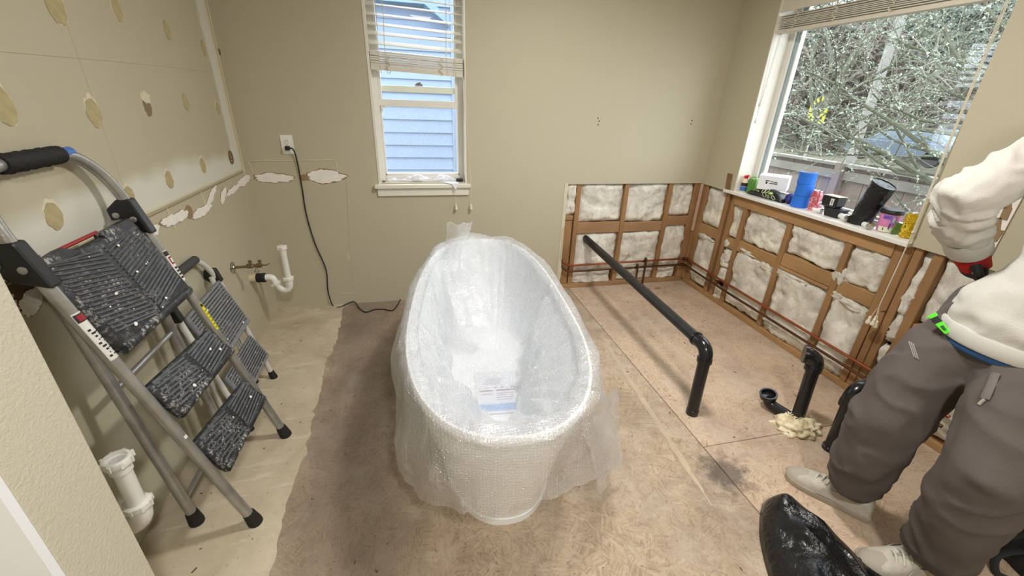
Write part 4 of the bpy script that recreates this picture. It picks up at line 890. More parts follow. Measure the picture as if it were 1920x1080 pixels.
ladder_tread(SM, OnS(.285, .05), OnS(.295, .95), OnS(.170, .955, .03), OnS(.155, .045, .03), .018, 10, M_GT, M_TREAD2, False, splash=6, seed=22)
for a in (.80, .86, .92): b = MB(); b.tube([OnS(.43, a, -.03), OnS(.17, a, -.04)], .004, 6); build('link_bar', b, M_WTUBE, SM)
# ================================================================== plumbing
# long black drain along the floor
dr = thing('drain_pipe', 'long scuffed black drain pipe from the back wall turning down to the floor', 'pipe', (1.37, 1.46, 0))
A, B_, C_ = V(1.396, YB+.05, .437), V(1.372, 1.47, .395), V(1.369, 1.457, 0)
b = MB(); b.tube([A, B_ + V(0, .09, .002)], .029, 20); build('pipe_run', b, M_ABS_OLD, dr, smooth=True)
el = [B_ + V(0, .10, .0)] + [B_ + V(0, .05-.05*math.sin(a)-.0, -.05+.05*math.cos(a)) for a in [i*PI/2/8 for i in range(9)]] + [B_ + V(0, 0, -.075)]
b = MB(); b.tube(el, .033, 20); e_ = build('elbow', b, M_ABS, dr, smooth=True)
b = MB(); b.tube([B_ + V(0, .098, .001), B_ + V(0, .085, .001)], .0365, 20); b.tube([B_ + V(0, 0, -.058), B_ + V(0, 0, -.078)], .0365, 20); build('hub', b, M_ABS, e_, smooth=True)
b = MB(); b.tube([B_ + V(0, 0, -.06), C_ + V(0, 0, .0)], .0295, 20); b.lathe([(.031, 0), (.031, .03), (.029, .032)], C_, n=20); build('pipe_drop', b, M_ABS, dr, smooth=True)
# toilet-side riser with trap arm in foam
def elbow_pts(p, d, r=.045, k=8): d = Vector(d).normalized(); return [p + V(0, 0, -.02)] + [p + d*(r*(1-math.cos(a))) + V(0, 0, r*math.sin(a)) for a in [i*PI/2/k for i in range(k+1)]]
rz_ = thing('drain_riser', 'black drain riser with open elbow standing in foam', 'pipe', (1.862, 1.285, 0))
p0 = V(1.862, 1.285, 0); p1 = V(1.875, 1.315, .345)
b = MB(); b.tube([p0, p1], .0295, 20); build('pipe_drop', b, M_ABS, rz_, smooth=True)
dd = V(-.70, .62, 0).normalized(); pts = elbow_pts(p1, dd, .042); pts.append(pts[-1] + dd*.012)
b = MB(); b.tube(pts, .036, 20, cap=False); b.tube([pts[-1]-dd*.012, pts[-1]+dd*.004], [.046, .046], 22); e_ = build('elbow', b, M_ABS, rz_, smooth=True)
b = MB(); b.lathe([(.038, 0), (.038, .03), (.036, .034)], p1 + V(0, 0, -.035), n=22); build('hub', b, M_ABS, e_, smooth=True)
fl = V(1.795, 1.425, .085); b = MB(); b.tube(spline([p0 + V(-.005, .01, .022), p0 + V(-.035, .07, .028), fl + V(.008, -.02, -.045), fl + V(0, 0, -.012)], 6), .028, 18); build('trap_arm', b, M_ABS, rz_, smooth=True)
ax = V(-.25, -.05, 1).normalized(); b = MB(); b.lathe([(.030, -.03), (.040, -.022), (.043, 0), (.043, .008), (.034, .008), (.032, -.012), (.002, -.014)], fl, ax, 24); build('flange', b, M_ABS, rz_, smooth=True)
b = MB(); b.lathe([(.034, 0), (.034, .02), (.031, .022)], p0 + V(0, 0, .03), n=20); build('hub', b, M_ABS, rz_, smooth=True)
def foam(i, j):
    t, p = i*2*PI, j*PI/2*.99; k = 1 + .28*fbm((math.cos(t)*2, math.sin(t)*2, p*1.5), 2.2, 4); return V(1.862-.004, 1.265, 0) + V(.115*k*math.cos(p)*math.cos(t)*1.0, .085*k*math.cos(p)**.7*math.sin(t), .055*k*math.sin(p)) + V(-.01, 0, 0)
n = N('spray foam'); n.set(.9); f_ = n.noise(n.obj(), 22, 4); n.col(n.ramp(f_, [(.35, srgb(196, 178, 140)), (.6, srgb(236, 226, 196))])); n.bump(f_, .5, .01)
b = MB(); b.grid(foam, 48, 16, True); tag(build('foam_blob', b, n.m, smooth=True, angle=False), 'lump of cream spray foam around the pipe at the floor', 'foam')
r3 = thing('drain_riser', 'black drain riser beside the trouser leg of the person', 'pipe', (1.883, 1.104, 0))
q0 = V(1.883, 1.104, 0); q1 = V(1.888, 1.114, .29)
b = MB(); b.tube([q0, q1], .0295, 20); b.lathe([(.036, 0), (.036, .018), (.031, .02)], q0, n=20); build('pipe_drop', b, M_ABS, r3, smooth=True)
dd = V(.9, .1, 0).normalized(); pts = elbow_pts(q1, dd, .05); pts += [pts[-1] + dd*.10]
b = MB(); b.tube(pts, .038, 20); e_ = build('elbow', b, M_ABS, r3, smooth=True)
b = MB(); b.lathe([(.040, 0), (.040, .03), (.038, .034)], q1 + V(0, 0, -.04), n=22); build('hub', b, M_ABS, e_, smooth=True)
# copper supply lines
def copper(label, z, dx, mt, vx, xin):
    t = thing('copper_pipe', label, 'pipe', (2.0, YB-.02-dx, z-.01), 'copper water lines')
    pts = [V(1.19, YB+.05, z+.045), V(1.20, YB-.01, z+.035), V(1.245, YB-.015, z), V(xin, YB-.015, z+.006), V(XR-.012-dx, YB-.02, z+.010), V(XR-.012-dx, 2.5, z-.004), V(XR-.012-dx, 1.0, z-.016)]
    b = MB(); b.tube(arc(pts, .02, 5), .0085, 12); build('tube_run', b, mt, t, smooth=True)
    for p, d in ((V(XR-.012-dx, YB-.03, z+.008), V(0, 1, 0)), (V(XR-.03-dx, YB-.018, z+.009), V(1, 0, 0)), (V(vx, YB-.015, z+.003), V(1, 0, 0))): b = MB(); b.tube([p - d*.022, p + d*.012], .0115, 12); build('fitting', b, M_COPPER2, t, smooth=True)
    b = MB(); b.tube(arc([V(vx, YB-.015, z+.004), V(vx, YB-.015, z+.032), V(vx, YB-.035, z+.034), V(vx, YB-.036, 0.0)], .016, 5), .0085, 12); build('drop', b, M_COPPER2, t, smooth=True)
    b = MB(); b.lathe([(.016, 0), (.016, .008), (.010, .02)], V(vx, YB-.036, 0), n=14); build('floor_collar', b, M_COPPER2, t, smooth=True)
copper('upper reddish copper water line along the open walls', .222, 0, M_COPPER, 1.955, 2.1)
copper('lower tarnished copper water line along the open walls', .166, .012, M_COPPER2, 1.885, 2.1)
# white trap on the left wall
def nut(c, ax, r, h, mt=M_PVC, name='slip_nut', parent=None, ears=6):
    b = MB(); b.lathe([(r*.86, 0), (r, .003), (r, h-.003), (r*.86, h)], Vector(c)-Vector(ax).normalized()*h/2, ax, 24)
    a_ = Vector(ax).normalized(); u = a_.orthogonal().normalized(); v = a_.cross(u)
    for k in range(ears): d = u*math.cos(2*PI*k/ears)+v*math.sin(2*PI*k/ears); b.box(Vector(c)+d*r, (.007, .007, h*.9), Matrix((d.cross(a_), d, a_)).transposed())
    return build(name, b, mt, parent, smooth=True)
tr = thing('sink_trap', 'white sink trap with tall tailpiece on the left wall near the corner', 'pipe', (XL, 2.70, .30))
b = MB(); b.tube([V(XL-.02, 2.70, .402), V(-.955, 2.70, .402)], .026, 18); build('wall_stub', b, simple('painted stub', srgb(205, 194, 160), .5), tr, smooth=True)
b = MB(); b.lathe([(.029, 0), (.030, .012), (.027, .022), (.030, .034), (.030, .046), (.027, .05)], V(-.972, 2.70, .401), (1, 0, 0), 22); build('rubber_coupling', b, M_RUBBER, tr, smooth=True)
pth = spline([V(-.93, 2.70, .401), V(-.905, 2.70, .401), V(-.885, 2.70, .394), V(-.872, 2.70, .365), V(-.860, 2.70, .335), V(-.838, 2.70, .312), V(-.812, 2.70, .312), V(-.796, 2.70, .336), V(-.795, 2.70, .375)], 6)
b = MB(); b.tube(pth, .0205, 18); build('trap_bend', b, M_PVC, tr, smooth=True)
nut(V(-.871, 2.70, .357), V(.35, 0, -1), .029, .016, parent=tr)
b = MB(); b.lathe([(.0235, 0), (.0235, .035), (.022, .036)], V(-.795, 2.70, .345), n=20); build('trap_hub', b, M_PVC, tr, smooth=True)
nut(V(-.795, 2.70, .386), V(0, 0, 1), .030, .020, parent=tr)
b = MB(); b.lathe([(.0185, 0), (.0185, .16), (.020, .165), (.020, .205), (.0155, .205), (.0155, .12)], V(-.795, 2.70, .385), n=22, cap=False); build('tailpiece', b, M_PVC, tr, smooth=True)
nut(V(-.795, 2.70, .594), V(0, 0, 1), .0265, .022, parent=tr)
# chrome stop valves
va = thing('stop_valve', 'chrome water stop valves with round escutcheon on the left wall', 'valve', (XL, 2.49, .55))
vy, vz = 2.495, .553
b = MB(); b.lathe([(.034, 0), (.033, .004), (.014, .009), (.012, .012)], V(XL, vy, vz), (1, 0, 0), 26); build('escutcheon', b, M_CHROME, va, smooth=True)
b = MB(); b.tube([V(XL, vy, vz), V(-.925, vy, vz+.004)], .008, 12); build('stub', b, M_BRASS, va, smooth=True)
b = MB(); b.lathe([(.013, 0), (.014, .004), (.014, .03), (.010, .035), (.010, .05), (.014, .052), (.014, .075)], V(-.935, vy, vz+.004), (1, 0, .05), 8); build('valve_body', b, M_BRASS, va)
for x in (-.915, -.865): b = MB(); b.lathe([(.007, 0), (.007, .018), (.010, .019), (.010, .03)], V(x, vy, vz+.008), (0, 0, 1), 8); build('outlet_nut', b, M_BRASS, va)
b = MB(); b.lathe([(.006, 0), (.006, .014), (.013, .016), (.013, .026), (.004, .028)], V(-.888, vy-.002, vz-.004), (0, -.3, -1), 14); build('handle', b, M_CHROME, va, smooth=True)
b = MB(); b.tube([V(-.865, vy, vz+.008), V(-.835, vy, vz+.006), V(-.815, vy+.002, vz+.016)], [.006, .004, .002], 8); build('lever', b, M_BRASS, va, smooth=True)
# second white trap low behind the partition
t2 = thing('sink_trap', 'white sink trap with two slip nuts low beside the wall end', 'pipe', (-.9, 1.15, .17))
cA = fx(258, 945, -.90); top = fx(223, 868, -.90); ax = (top-cA).normalized(); ax = V(ax.x*.3, ax.y*.3, ax.z).normalized()
px_, py_ = cA.x, cA.y
def T2(h): return V(px_, py_, cA.z) + ax*h
hT = (top.z-cA.z)/ax.z
b = MB(); b.lathe([(.0235, -.01), (.0235, hT-.03), (.0285, hT-.028), (.0285, hT+.012), (.022, hT+.012), (.022, hT-.06)], T2(0), ax, 26, cap=False); build('tailpiece', b, M_PVC, t2, smooth=True)
def ringnut(h, r, hh): 
    return nut(T2(h), ax, r, hh, parent=t2, ears=8)
b = MB(); b.lathe([(.026, hT+.0), (.036, hT+.0), (.037, hT+.004), (.037, hT+.020), (.034, hT+.024), (.027, hT+.024), (.026, hT+.0)], T2(0), ax, 28, cap=False); o = build('slip_nut', b, M_PVC, t2, smooth=True)
b = MB()
u = ax.orthogonal().normalized(); v = ax.cross(u)
for k in range(8): d = u*math.cos(2*PI*k/8)+v*math.sin(2*PI*k/8); b.box(T2(hT+.012)+d*.038, (.007, .007, .02), Matrix((d.cross(ax), d, ax)).transposed())
build('nut_lug', b, M_PVC, o)
ringnut(.0, .037, .024)
b = MB(); bend = [T2(-.005), T2(-.035)] + [T2(-.035) + V(-.055*(1-math.cos(a)), 0, -.055*math.sin(a)) for a in [i*PI/10 for i in range(1, 11)]] + [T2(-.035)+V(-.11, 0, .06)]
b.tube(bend, .029, 20); build('trap_bend', b, M_PVC, t2, smooth=True)
# ================================================================== outlet, plug and cord
ou = thing('power_outlet', 'white duplex power outlet on the back wall above the torn patch', 'outlet', (-.75, YB, 1.10))
oc = fy(539, 271, YB)
b = MB(); b.box(oc + V(0, -.003, 0), (.072, .006, .116)); pt = build('cover_plate', b, simple('white plate', srgb(236, 234, 228), .35), ou, bevel=.0025)
for dz in (.0195, -.0195):
    b = MB(); b.lathe([(.0170, 0), (.0170, .0022), (.016, .003)], oc + V(0, -.006, dz), (0, -1, 0), 22); rc = build('receptacle', b, simple('ivory receptacle', srgb(228, 226, 218), .35), ou, smooth=True)
    for dx in (-.006, .006): b = MB(); b.box(oc + V(dx, -.0088, dz+.004), (.002, .001, .008)); build('slot', b, M_BLACK, rc)
b = MB(); b.lathe([(.0035, 0), (.0035, .002)], oc + V(0, -.006, 0), (0, -1, 0), 10); build('screw', b, M_CHROME, ou)
co = thing('electric_cable', 'black power cord plugged into the outlet and trailing to the tub', 'cord', (-.6, YB-.03, 0))
pg = oc + V(0, -.009, -.0195)
b = MB(); b.box(pg + V(.002, -.014, 0), (.028, .028, .026)); build('plug', b, M_BLACK, co, bevel=.005)
cps = [pg + V(.012, -.022, 0), pg + V(.035, -.025, -.004), fy(556, 298, YB-.015), fy(566, 350, YB-.008), fy(574, 400, YB-.008), fy(590, 455, YB-.008), fy(611, 505, YB-.010), fy(615, 545, YB-.012)]
cps += [fz(624, 573, .006), fz(636, 576, .006), fz(650, 570, .006), fz(664, 566, .02), fz(674, 578, .006), fz(686, 585, .006), fz(704, 580, .006), fz(720, 580, .006), fz(738, 581, .006), fz(752, 560, .006)]
b = MB(); b.tube(spline(cps, 8), .0042, 8); build('flex', b, simple('black cable', srgb(22, 21, 20), .45), co, smooth=True)
# ================================================================== things on the two sills
def sitem(name, label, cat, x, y, group=None): return thing(name, label, cat, (x, y, SILL), group)
GRP = None
# rag and small black box on the narrow sill
def rag(i, j):
    u = -.165 + .50*i; w_ = .020 + .012*noise.noise((u*9, 0, 0)) + .012*smooth01(.1, .3, u)
    a = j*2*PI; k = 1 + .5*noise.noise((u*16, math.cos(a)*1.3, math.sin(a)*1.3)) + .25*noise.noise((u*40, math.cos(a)*2, math.sin(a)*2))
    e = math.sin(PI*min(1, max(0, i)))**.4
    return V(u, YB+.052 + w_*1.15*k*math.cos(a)*e, .908 + (w_*.95*k*(1+math.sin(a)))*e)
M_RAG = simple('white rag cloth', srgb(226, 228, 236), .9, 0, .05, 12, .4, 70)
rg = thing('rag', 'crumpled white rag lying along the narrow window sill', 'cloth', (.08, YB+.05, .906))
b = MB(); b.grid(rag, 70, 16); build('cloth_roll', b, M_RAG, rg, smooth=True, angle=False)
c0 = [fy(815, 345, YB+.02), fy(858, 346, YB+.01), fy(846, 356, YB-.045), fy(842, 364, YB-.048)]
b = MB(); b.prism([V(.20, YB+.03, .915), V(.345, YB+.02, .912), V(.335, YB-.040, .910), V(.29, YB-.042, .908)], (0, 0, .004)); b.prism([V(.335, YB-.038, .913), V(.29, YB-.038, .911), V(.315, YB-.047, .868)], (0, -.003, .0)); build('hanging_corner', b, M_RAG, rg)
b = MB(); b.box((.352, YB+.03, .922), (.045, .04, .030)); tag(build('small_black_box', b, M_BLACK, bevel=.003), 'small black box at the right end of the narrow sill', 'box')
b = MB(); b.lathe([(.010, 0), (.011, .003), (.011, .012), (.006, .016)], (-.178, YB+.03, .906), n=14); tag(build('rubber_stopper', b, M_BLACK, smooth=True), 'tiny black stopper at the left end of the narrow sill', 'plastic cap')  # tiny black cap left on the sill
# --- big sill, far to near
b = MB(); b.prism([V(XR-.012, 2.785, SILL), V(XR+.03, 2.785, SILL), V(XR+.03, 2.74, SILL), V(XR-.012, 2.74, SILL)], (.0, .012, .115)); tag(build('wood_offcut', b, mk_wood('offcut wood', srgb(112, 84, 60), srgb(140, 108, 78)), bevel=.002), 'brown wood offcut standing at the far end of the big sill', 'wood')
x, y = 2.428, 2.672; t = sitem('glue_bottle', 'white glue bottle with red tip and blue label beside the wood offcut', 'bottle', x, y)
b = MB(); b.lathe([(.019, 0), (.021, .004), (.021, .085), (.012, .098), (.009, .102)], (x, y, SILL), n=22); build('body', b, simple('ivory bottle', srgb(226, 214, 186), .4), t, smooth=True)
b = MB(); b.lathe([(.0213, .008), (.0216, .01), (.0216, .038), (.0213, .04)], (x, y, SILL), n=22, cap=False); lb = build('label', b, simple('blue label', srgb(58, 110, 190), .4), t, smooth=True)
b = MB(); b.lathe([(.0216, .042), (.0218, .044), (.0218, .065), (.0216, .067)], (x, y, SILL), n=22, cap=False); build('label', b, simple('dark label', srgb(60, 44, 50), .4), t, smooth=True)
b = MB(); b.lathe([(.014, .098), (.014, .115), (.009, .118)], (x, y, SILL), n=16); b.tube([V(x, y, SILL+.112), V(x+.004, y-.022, SILL+.118)], .009, 10); build('tip', b, simple('red tip', srgb(196, 30, 44), .4), t, smooth=True)
x, y = 2.462, 2.63; t = sitem('green_jar', 'translucent green jar next to the glue bottle', 'jar', x, y)
MGR = simple('green translucent plastic', srgb(112, 168, 74), .2, 0, .25, 30); MGR.node_tree.nodes['Principled BSDF'].inputs['Transmission Weight'].default_value = .35
b = MB(); b.lathe([(.031, 0), (.034, .004), (.033, .09), (.029, .108), (.020, .116), (.004, .118)], (x, y, SILL), (0, -.02, 1), 26); build('body', b, MGR, t, smooth=True)
b = MB(); b.lathe([(.0295, .104), (.0305, .107), (.0295, .110)], (x, y, SILL), (0, -.02, 1), 26, cap=False); build('rim', b, simple('pale green', srgb(176, 216, 150), .2), t, smooth=True)
# black and green pouch
t = sitem('snack_pouch', 'black pouch printed with green avocado halves under the white box', 'pouch', 2.44, 2.50)
def pouch(i, j):
    u = i*2-1; a = j*2*PI; k = (1-abs(u)**3.2); th = .030*k+.003; w_ = .042*(.75+.25*k)
    y = 2.605 - .31*i; return V(2.433 + w_*math.cos(a) + .006*noise.noise((i*6, j*5, 1)) + .012*i, y, SILL+.002 + th*(1+math.sin(a)) + .004*noise.noise((i*7, j*6, 4)) * k)
M_PCH = simple('black pouch film', srgb(22, 26, 20), .3)
b = MB(); b.grid(lambda i, j: pouch(i, j), 36, 20); po = build('film', b, M_PCH, t, smooth=True, angle=False)
MAV = simple('avocado green', srgb(132, 168, 60), .5); MLI = simple('pale print', srgb(224, 228, 200), .5); MDG = simple('dark print green', srgb(70, 92, 40), .5)
def pmark(i, j, ru, rv, mt, nm='print_mark', hole=None, off=.0012):
    c = pouch(i, j); du = (pouch(i+.01, j)-c).normalized(); dv = (pouch(i, j+.01)-c).normalized(); nn = du.cross(dv).normalized(); nn = nn if nn.dot(V(-1, 0, .6)) > 0 else -nn
    if hole: b = MB(); b.tube([c + nn*off + du*ru*math.cos(a) + dv*rv*math.sin(a) for a in [k*2*PI/14 for k in range(14)]], hole, 5, close=True)
    else: b = MB(); b.prism([c + nn*off*.3 + du*ru*math.cos(a) + dv*rv*math.sin(a) for a in [k*2*PI/14 for k in range(14)]], nn*off)
    build(nm, b, mt, po)
for i, j, r_ in ((.50, .43, .011), (.58, .40, .012), (.56, .53, .013), (.66, .555, .010), (.80, .545, .013)): pmark(i, j, r_, r_*1.25, MLI, hole=.0016)
pmark(.70, .43, .022, .011, MAV); pmark(.71, .425, .012, .005, MLI, off=.002); pmark(.62, .47, .010, .005, MDG); pmark(.76, .50, .012, .004, MDG)
for k in range(7): pmark(.18+k*.038, .40, .004, .006, MAV)
for k in range(4): pmark(.22+k*.03, .45, .004, .0014, MLI)
def text(s, size, mt, name, parent, o, u, v, depth=.0006):
    cu = bpy.data.curves.new(name, 'FONT'); cu.body = s; cu.size = size; cu.extrude = depth; cu.align_x = 'CENTER'; cu.align_y = 'CENTER'
    ob = bpy.data.objects.new('tmp', cu); COL.objects.link(ob); dg = bpy.context.evaluated_depsgraph_get(); dg.update(); me = bpy.data.meshes.new_from_object(ob.evaluated_get(dg)); bpy.data.objects.remove(ob); bpy.data.curves.remove(cu)
    u = Vector(u).normalized(); v = Vector(v).normalized(); n_ = u.cross(v); me.transform(Matrix((u, v, n_)).transposed().to_4x4()); me.name = name
    return _link(name, me, mt, parent, Vector(o))
c = pouch(.38, .475); text('AL', .016, MLI, 'print_letters', po, c + V(-.003, 0, .002), V(.08, -1, -.1), V(.5, 0, .9))
# white carton on the pouch
CB = V(2.470, 2.455, SILL+.058)
ct = thing('white_carton', 'small white carton with black print resting on the pouch', 'box', CB[:])
rotc = Matrix.Rotation(math.radians(38), 3, 'Z') @ Matrix.Rotation(math.radians(-3), 3, 'Y')
b = MB(); b.box(CB + V(0, 0, .051), (.105, .180, .095), rotc); build('carton', b, simple('white card', srgb(232, 234, 236), .6), ct, bevel=.002)
ux = rotc @ V(1, 0, 0); uy = rotc @ V(0, 1, 0); uz = rotc @ V(0, 0, 1)
fo = CB + V(0, 0, .051) - ux*.0532
INK = simple('black ink', srgb(24, 24, 26), .6)
for a0, a1, c0, c1 in ((.020, .046, .012, .017), (-.004, .014, .009, .014), (-.028, -.008, .006, .011), (-.030, .020, -.004, .0015)):
    b = MB(); b.prism([fo + uy*a0 + uz*c0, fo + uy*a1 + uz*c0, fo + uy*a1 + uz*c1, fo + uy*a0 + uz*c1], -ux*.0005); build('print_line', b, INK, ct)
b = MB(); b.prism([fo + uy*(.037 + .006*math.cos(a)) + uz*(.001+.0085*math.sin(a)) for a in [k*2*PI/14 for k in range(14)]], -ux*.0006); build('logo_mark', b, INK, ct)
# blue masking tape rolls stacked
TB = simple('blue masking tape', srgb(34, 112, 216), .6, 0, .06, 18)
tx, ty, tz = 2.452, 2.192, SILL
for k in range(3):
    o_ = [(0, 0), (.004, -.003), (.002, .002)][k]
    lab = ['blue masking tape roll at the bottom of the stack', 'blue masking tape roll in the middle of the stack', 'blue masking tape roll on top of the stack'][k]
    t = thing('tape_roll', lab, 'tape', (tx+o_[0], ty+o_[1], tz+k*.0735), 'blue tape rolls on the sill')
    b = MB(); R_ = .050; b.lathe([(.040, 0), (R_-.002, 0), (R_, .002), (R_, .071), (R_-.002, .073), (.040, .073), (.040, 0)], (tx+o_[0], ty+o_[1], tz+k*.0735), n=40, cap=False); build('tape', b, TB, t, smooth=True)
    b = MB(); b.lathe([(.0385, .001), (.040, .001), (.040, .072), (.0385, .072), (.0385, .001)], (tx+o_[0], ty+o_[1], tz+k*.0735), n=40, cap=False); build('core', b, simple('card core', srgb(190, 170, 140), .8), t, smooth=True)
# dark blue glove like bundle
def bund(i, j):
    t, p = i*2*PI, (j-.5)*PI*.98; k = 1+.4*fbm((math.cos(t)+3, math.sin(t), p), 2.4, 3); return V(2.452, 2.275, SILL+.034) + V(.028*k*math.cos(p)*math.cos(t), .030*k*math.cos(p)*math.sin(t), .034*min(1, k)*math.sin(p))
b = MB(); b.grid(bund, 26, 14, True); tag(build('cloth_bundle', b, simple('dark blue cloth', srgb(36, 38, 120), .6, 0, .3, 30), smooth=True, angle=False), 'dark blue crumpled cloth squeezed left of the tape rolls', 'cloth')
def can(name, label, x, y, r, h, body, top=True, cat='can'):
    t = sitem(name, label, cat, x, y)
    b = MB(); b.lathe([(r*.80, 0), (r*.97, .008), (r, .014), (r, h-.018), (r*.82, h-.002)], (x, y, SILL), n=30); build('body', b, body, t, smooth=True)
    b = MB(); b.lathe([(r*.82, h-.003), (r*.85, h), (r*.82, h+.002), (r*.76, h-.003), (.002, h-.003)], (x, y, SILL), n=30); lid = build('lid', b, simple('can aluminium', srgb(206, 208, 210), .25, .9), t, smooth=True)
    b = MB(); b.box((x, y, SILL+h), (.012, .022, .0015)); build('pull_tab', b, simple('can aluminium', srgb(206, 208, 210)), lid); return t
def mk_canart(name, cs, sc):
    n = N(name); n.set(.28, .35); o = n.obj(); f = n.noise(o, sc, 3, .5, 1.5); n.col(n.ramp(f, [(.30+.4*k/len(cs), c) for k, c in enumerate(cs)], 'CONSTANT')); return n.m
can('drink_can', 'pink printed drink can beside the blue tape rolls', 2.462, 2.098, .031, .122, mk_canart('pink can art', [srgb(226, 150, 158), srgb(190, 92, 104), srgb(216, 128, 134), srgb(240, 200, 200)], 30))
# stacked black boxes
t = sitem('black_tray', 'black plastic junction tray with a smaller box stacked on it', 'box', 2.455, 1.965)
b = MB(); b.rings([[V(2.455+sx*a, 1.94+sy*c, SILL+z) for sx, sy in ((-1, -1), (1, -1), (1, 1), (-1, 1))] for a, c, z in ((.030, .042, 0), (.036, .050, .045), (.040, .054, .047), (.040, .054, .052))]); build('lower_tray', b, M_BLACK, t, bevel=.002)
b = MB(); b.rings([[V(2.445+sx*a, 1.965+sy*c, SILL+.053+z) for sx, sy in ((-1, -1), (1, -1), (1, 1), (-1, 1))] for a, c, z in ((.026, .036, 0), (.031, .048, .012), (.032, .050, .062))]); ub = build('upper_box', b, M_BLACK, t, bevel=.002)
b = MB(); b.bb((2.411, 1.915, SILL+.118), (2.479, 2.015, SILL+.1195)); build('pale_lid', b, simple('pale lid', srgb(176, 172, 150), .6), ub)
st = V(2.4125, 1.968, SILL+.085); b = MB(); b.bb((2.411, 1.938, SILL+.068), (2.4128, 1.958, SILL+.106)); lb = build('barcode_label', b, simple('white label', srgb(230, 230, 228), .5), ub)
for k in range(5): b = MB(); z = SILL+.074+k*.0055; b.bb((2.4104, 1.942, z), (2.411, 1.954-.003*(k % 2), z+.0028)); build('bar', b, INK, lb)
def fit(label, x, y, ang, L=.05, r=.012):
    t = sitem('pipe_fitting', label, 'fitting', x, y, 'small chrome fittings on the sill'); d = V(math.cos(ang), math.sin(ang), 0)
    b = MB(); b.lathe([(r, 0), (r*1.05, .002), (r*1.05, L*.45), (r*.8, L*.5), (r*.8, L)], V(x, y, SILL+r*1.05)-d*L/2, d, 18); build('body', b, simple('white fitting', srgb(226, 228, 228), .3), t, smooth=True)
    b = MB(); b.lathe([(r*1.12, -.004), (r*1.15, 0), (r*1.15, .010), (r*.9, .012)], V(x, y, SILL+r*1.15)-d*L/2, d, 18); b.lathe([(r*.6, -.0045), (r*.6, -.0035)], V(x, y, SILL+r*1.15)-d*L/2, d, 14); build('chrome_collar', b, M_CHROME, t, smooth=True)
fit('small chrome-collared fitting left of the black tray', 2.43, 2.035, 2.2, .05, .015); fit('white fitting with chrome collar between tray and trash bag roll', 2.425, 1.855, 1.2, .085, .019); fit('small chrome fitting in front of the trash bag roll', 2.40, 1.70, 1.2, .055, .016)
# roll of black trash bags standing, leaning
n = N('black film'); n.set(.26); n.col(srgb(16, 16, 18)); n.bump(n.noise(n.obj(), 13, 5, .55, 1.2), .7, .02); M_FILM = n.m
def roll(i, j):
    a = i*2*PI; h = j*.232; r_ = .057*(1+.035*noise.noise((math.cos(a)*2, math.sin(a)*2, h*14)) + .02*noise.noise((math.cos(a)*5, math.sin(a)*5, h*40))) * (1-.10*smooth01(.10, .0, h))
    p = V(2.452, 1.785, SILL) + V(r_*.92*math.cos(a), r_*math.sin(a), h) + V(.0, -.052, 0)*(h/.232)
    p.z += .022*math.sin(a)*smooth01(.5, 1, j); return p
t = sitem('trash_bag_roll', 'tall black roll of trash bags leaning on the sill', 'roll', 2.455, 1.77)
b = MB(); b.grid(roll, 48, 30, True); build('film_roll', b, n.m, t, smooth=True, angle=False)
b = MB(); b.grid(lambda i, j: roll(i, .985)*(1) if j == 0 else V(2.452, 1.735, SILL+.222).lerp(roll(i, .985), 1-j*.999), 48, 3, True); build('roll_end', b, n.m, t, smooth=True, angle=False)
# pink cup, black lid
x, y = 2.452, 1.640; t = sitem('paper_cup', 'pink and purple printed tub with black lid beside the trash bag roll', 'tub', x, y)
b = MB(); b.lathe([(.036, 0), (.039, .003), (.046, .098), (.046, .100)], (x, y, SILL), n=32); cu_ = build('cup', b, simple('pink print', srgb(206, 128, 172), .45), t, smooth=True)
b = MB(); b.lathe([(.0475, .096), (.0495, .098), (.0495, .108), (.046, .118), (.043, .119), (.004, .117)], (x, y, SILL), n=32); build('lid', b, M_BLACK, t, smooth=True)
def cupmark(a0, a1, h0, h1, mt):
    def fn(i, j): a = a0+(a1-a0)*i; h = h0+(h1-h0)*j; r_ = .039+(h/.098)*.007+.0008; return V(x+r_*math.cos(a), y+r_*math.sin(a), SILL+h)
    b = MB(); b.grid(fn, 10, 4); build('print_mark', b, mt, cu_, smooth=True)
cupmark(3.1, 3.9, .070, .092, simple('purple print', srgb(122, 92, 186), .45)); cupmark(3.15, 3.7, .078, .083, simple('violet ink', srgb(70, 50, 130))); cupmark(3.9, 4.5, .045, .090, simple('lilac print', srgb(150, 120, 190))); cupmark(2.9, 4.4, .003, .030, MLI); cupmark(3.4, 3.5, .012, .026, INK); cupmark(3.9, 4.05, .02, .05, simple('violet ink', srgb(70, 50, 130))); cupmark(4.1, 4.16, .06, .085, MLI); cupmark(4.2, 4.26, .055, .08, MLI)
# glass vial behind it, yellow can, green packet
b = MB(); b.lathe([(.010, 0), (.010, .075), (.006, .09), (.006, .115), (.008, .116)], (2.505, 1.665, SILL), n=16); tag(build('glass_vial', b, simple('clear vial', srgb(214, 222, 220), .1, 0, Transmission_Weight=.8), smooth=True), 'slim clear vial behind the pink tub', 'bottle')
can('drink_can', 'yellow drink can at the near end of the big sill', 2.440, 1.530, .029, .128, mk_canart('yellow can art', [srgb(206, 176, 30), srgb(190, 150, 20), srgb(226, 200, 60), srgb(120, 96, 20)], 26))
b = MB(); b.prism([V(2.425, 1.588, SILL), V(2.455, 1.572, SILL), V(2.452, 1.566, SILL+.06), V(2.423, 1.581, SILL+.066)], (.003, .006, 0)); tag(build('green_packet', b, simple('green packet', srgb(96, 130, 66), .5, 0, .2, 40), bevel=.001), 'small green packet leaning between pink tub and yellow can', 'packet')
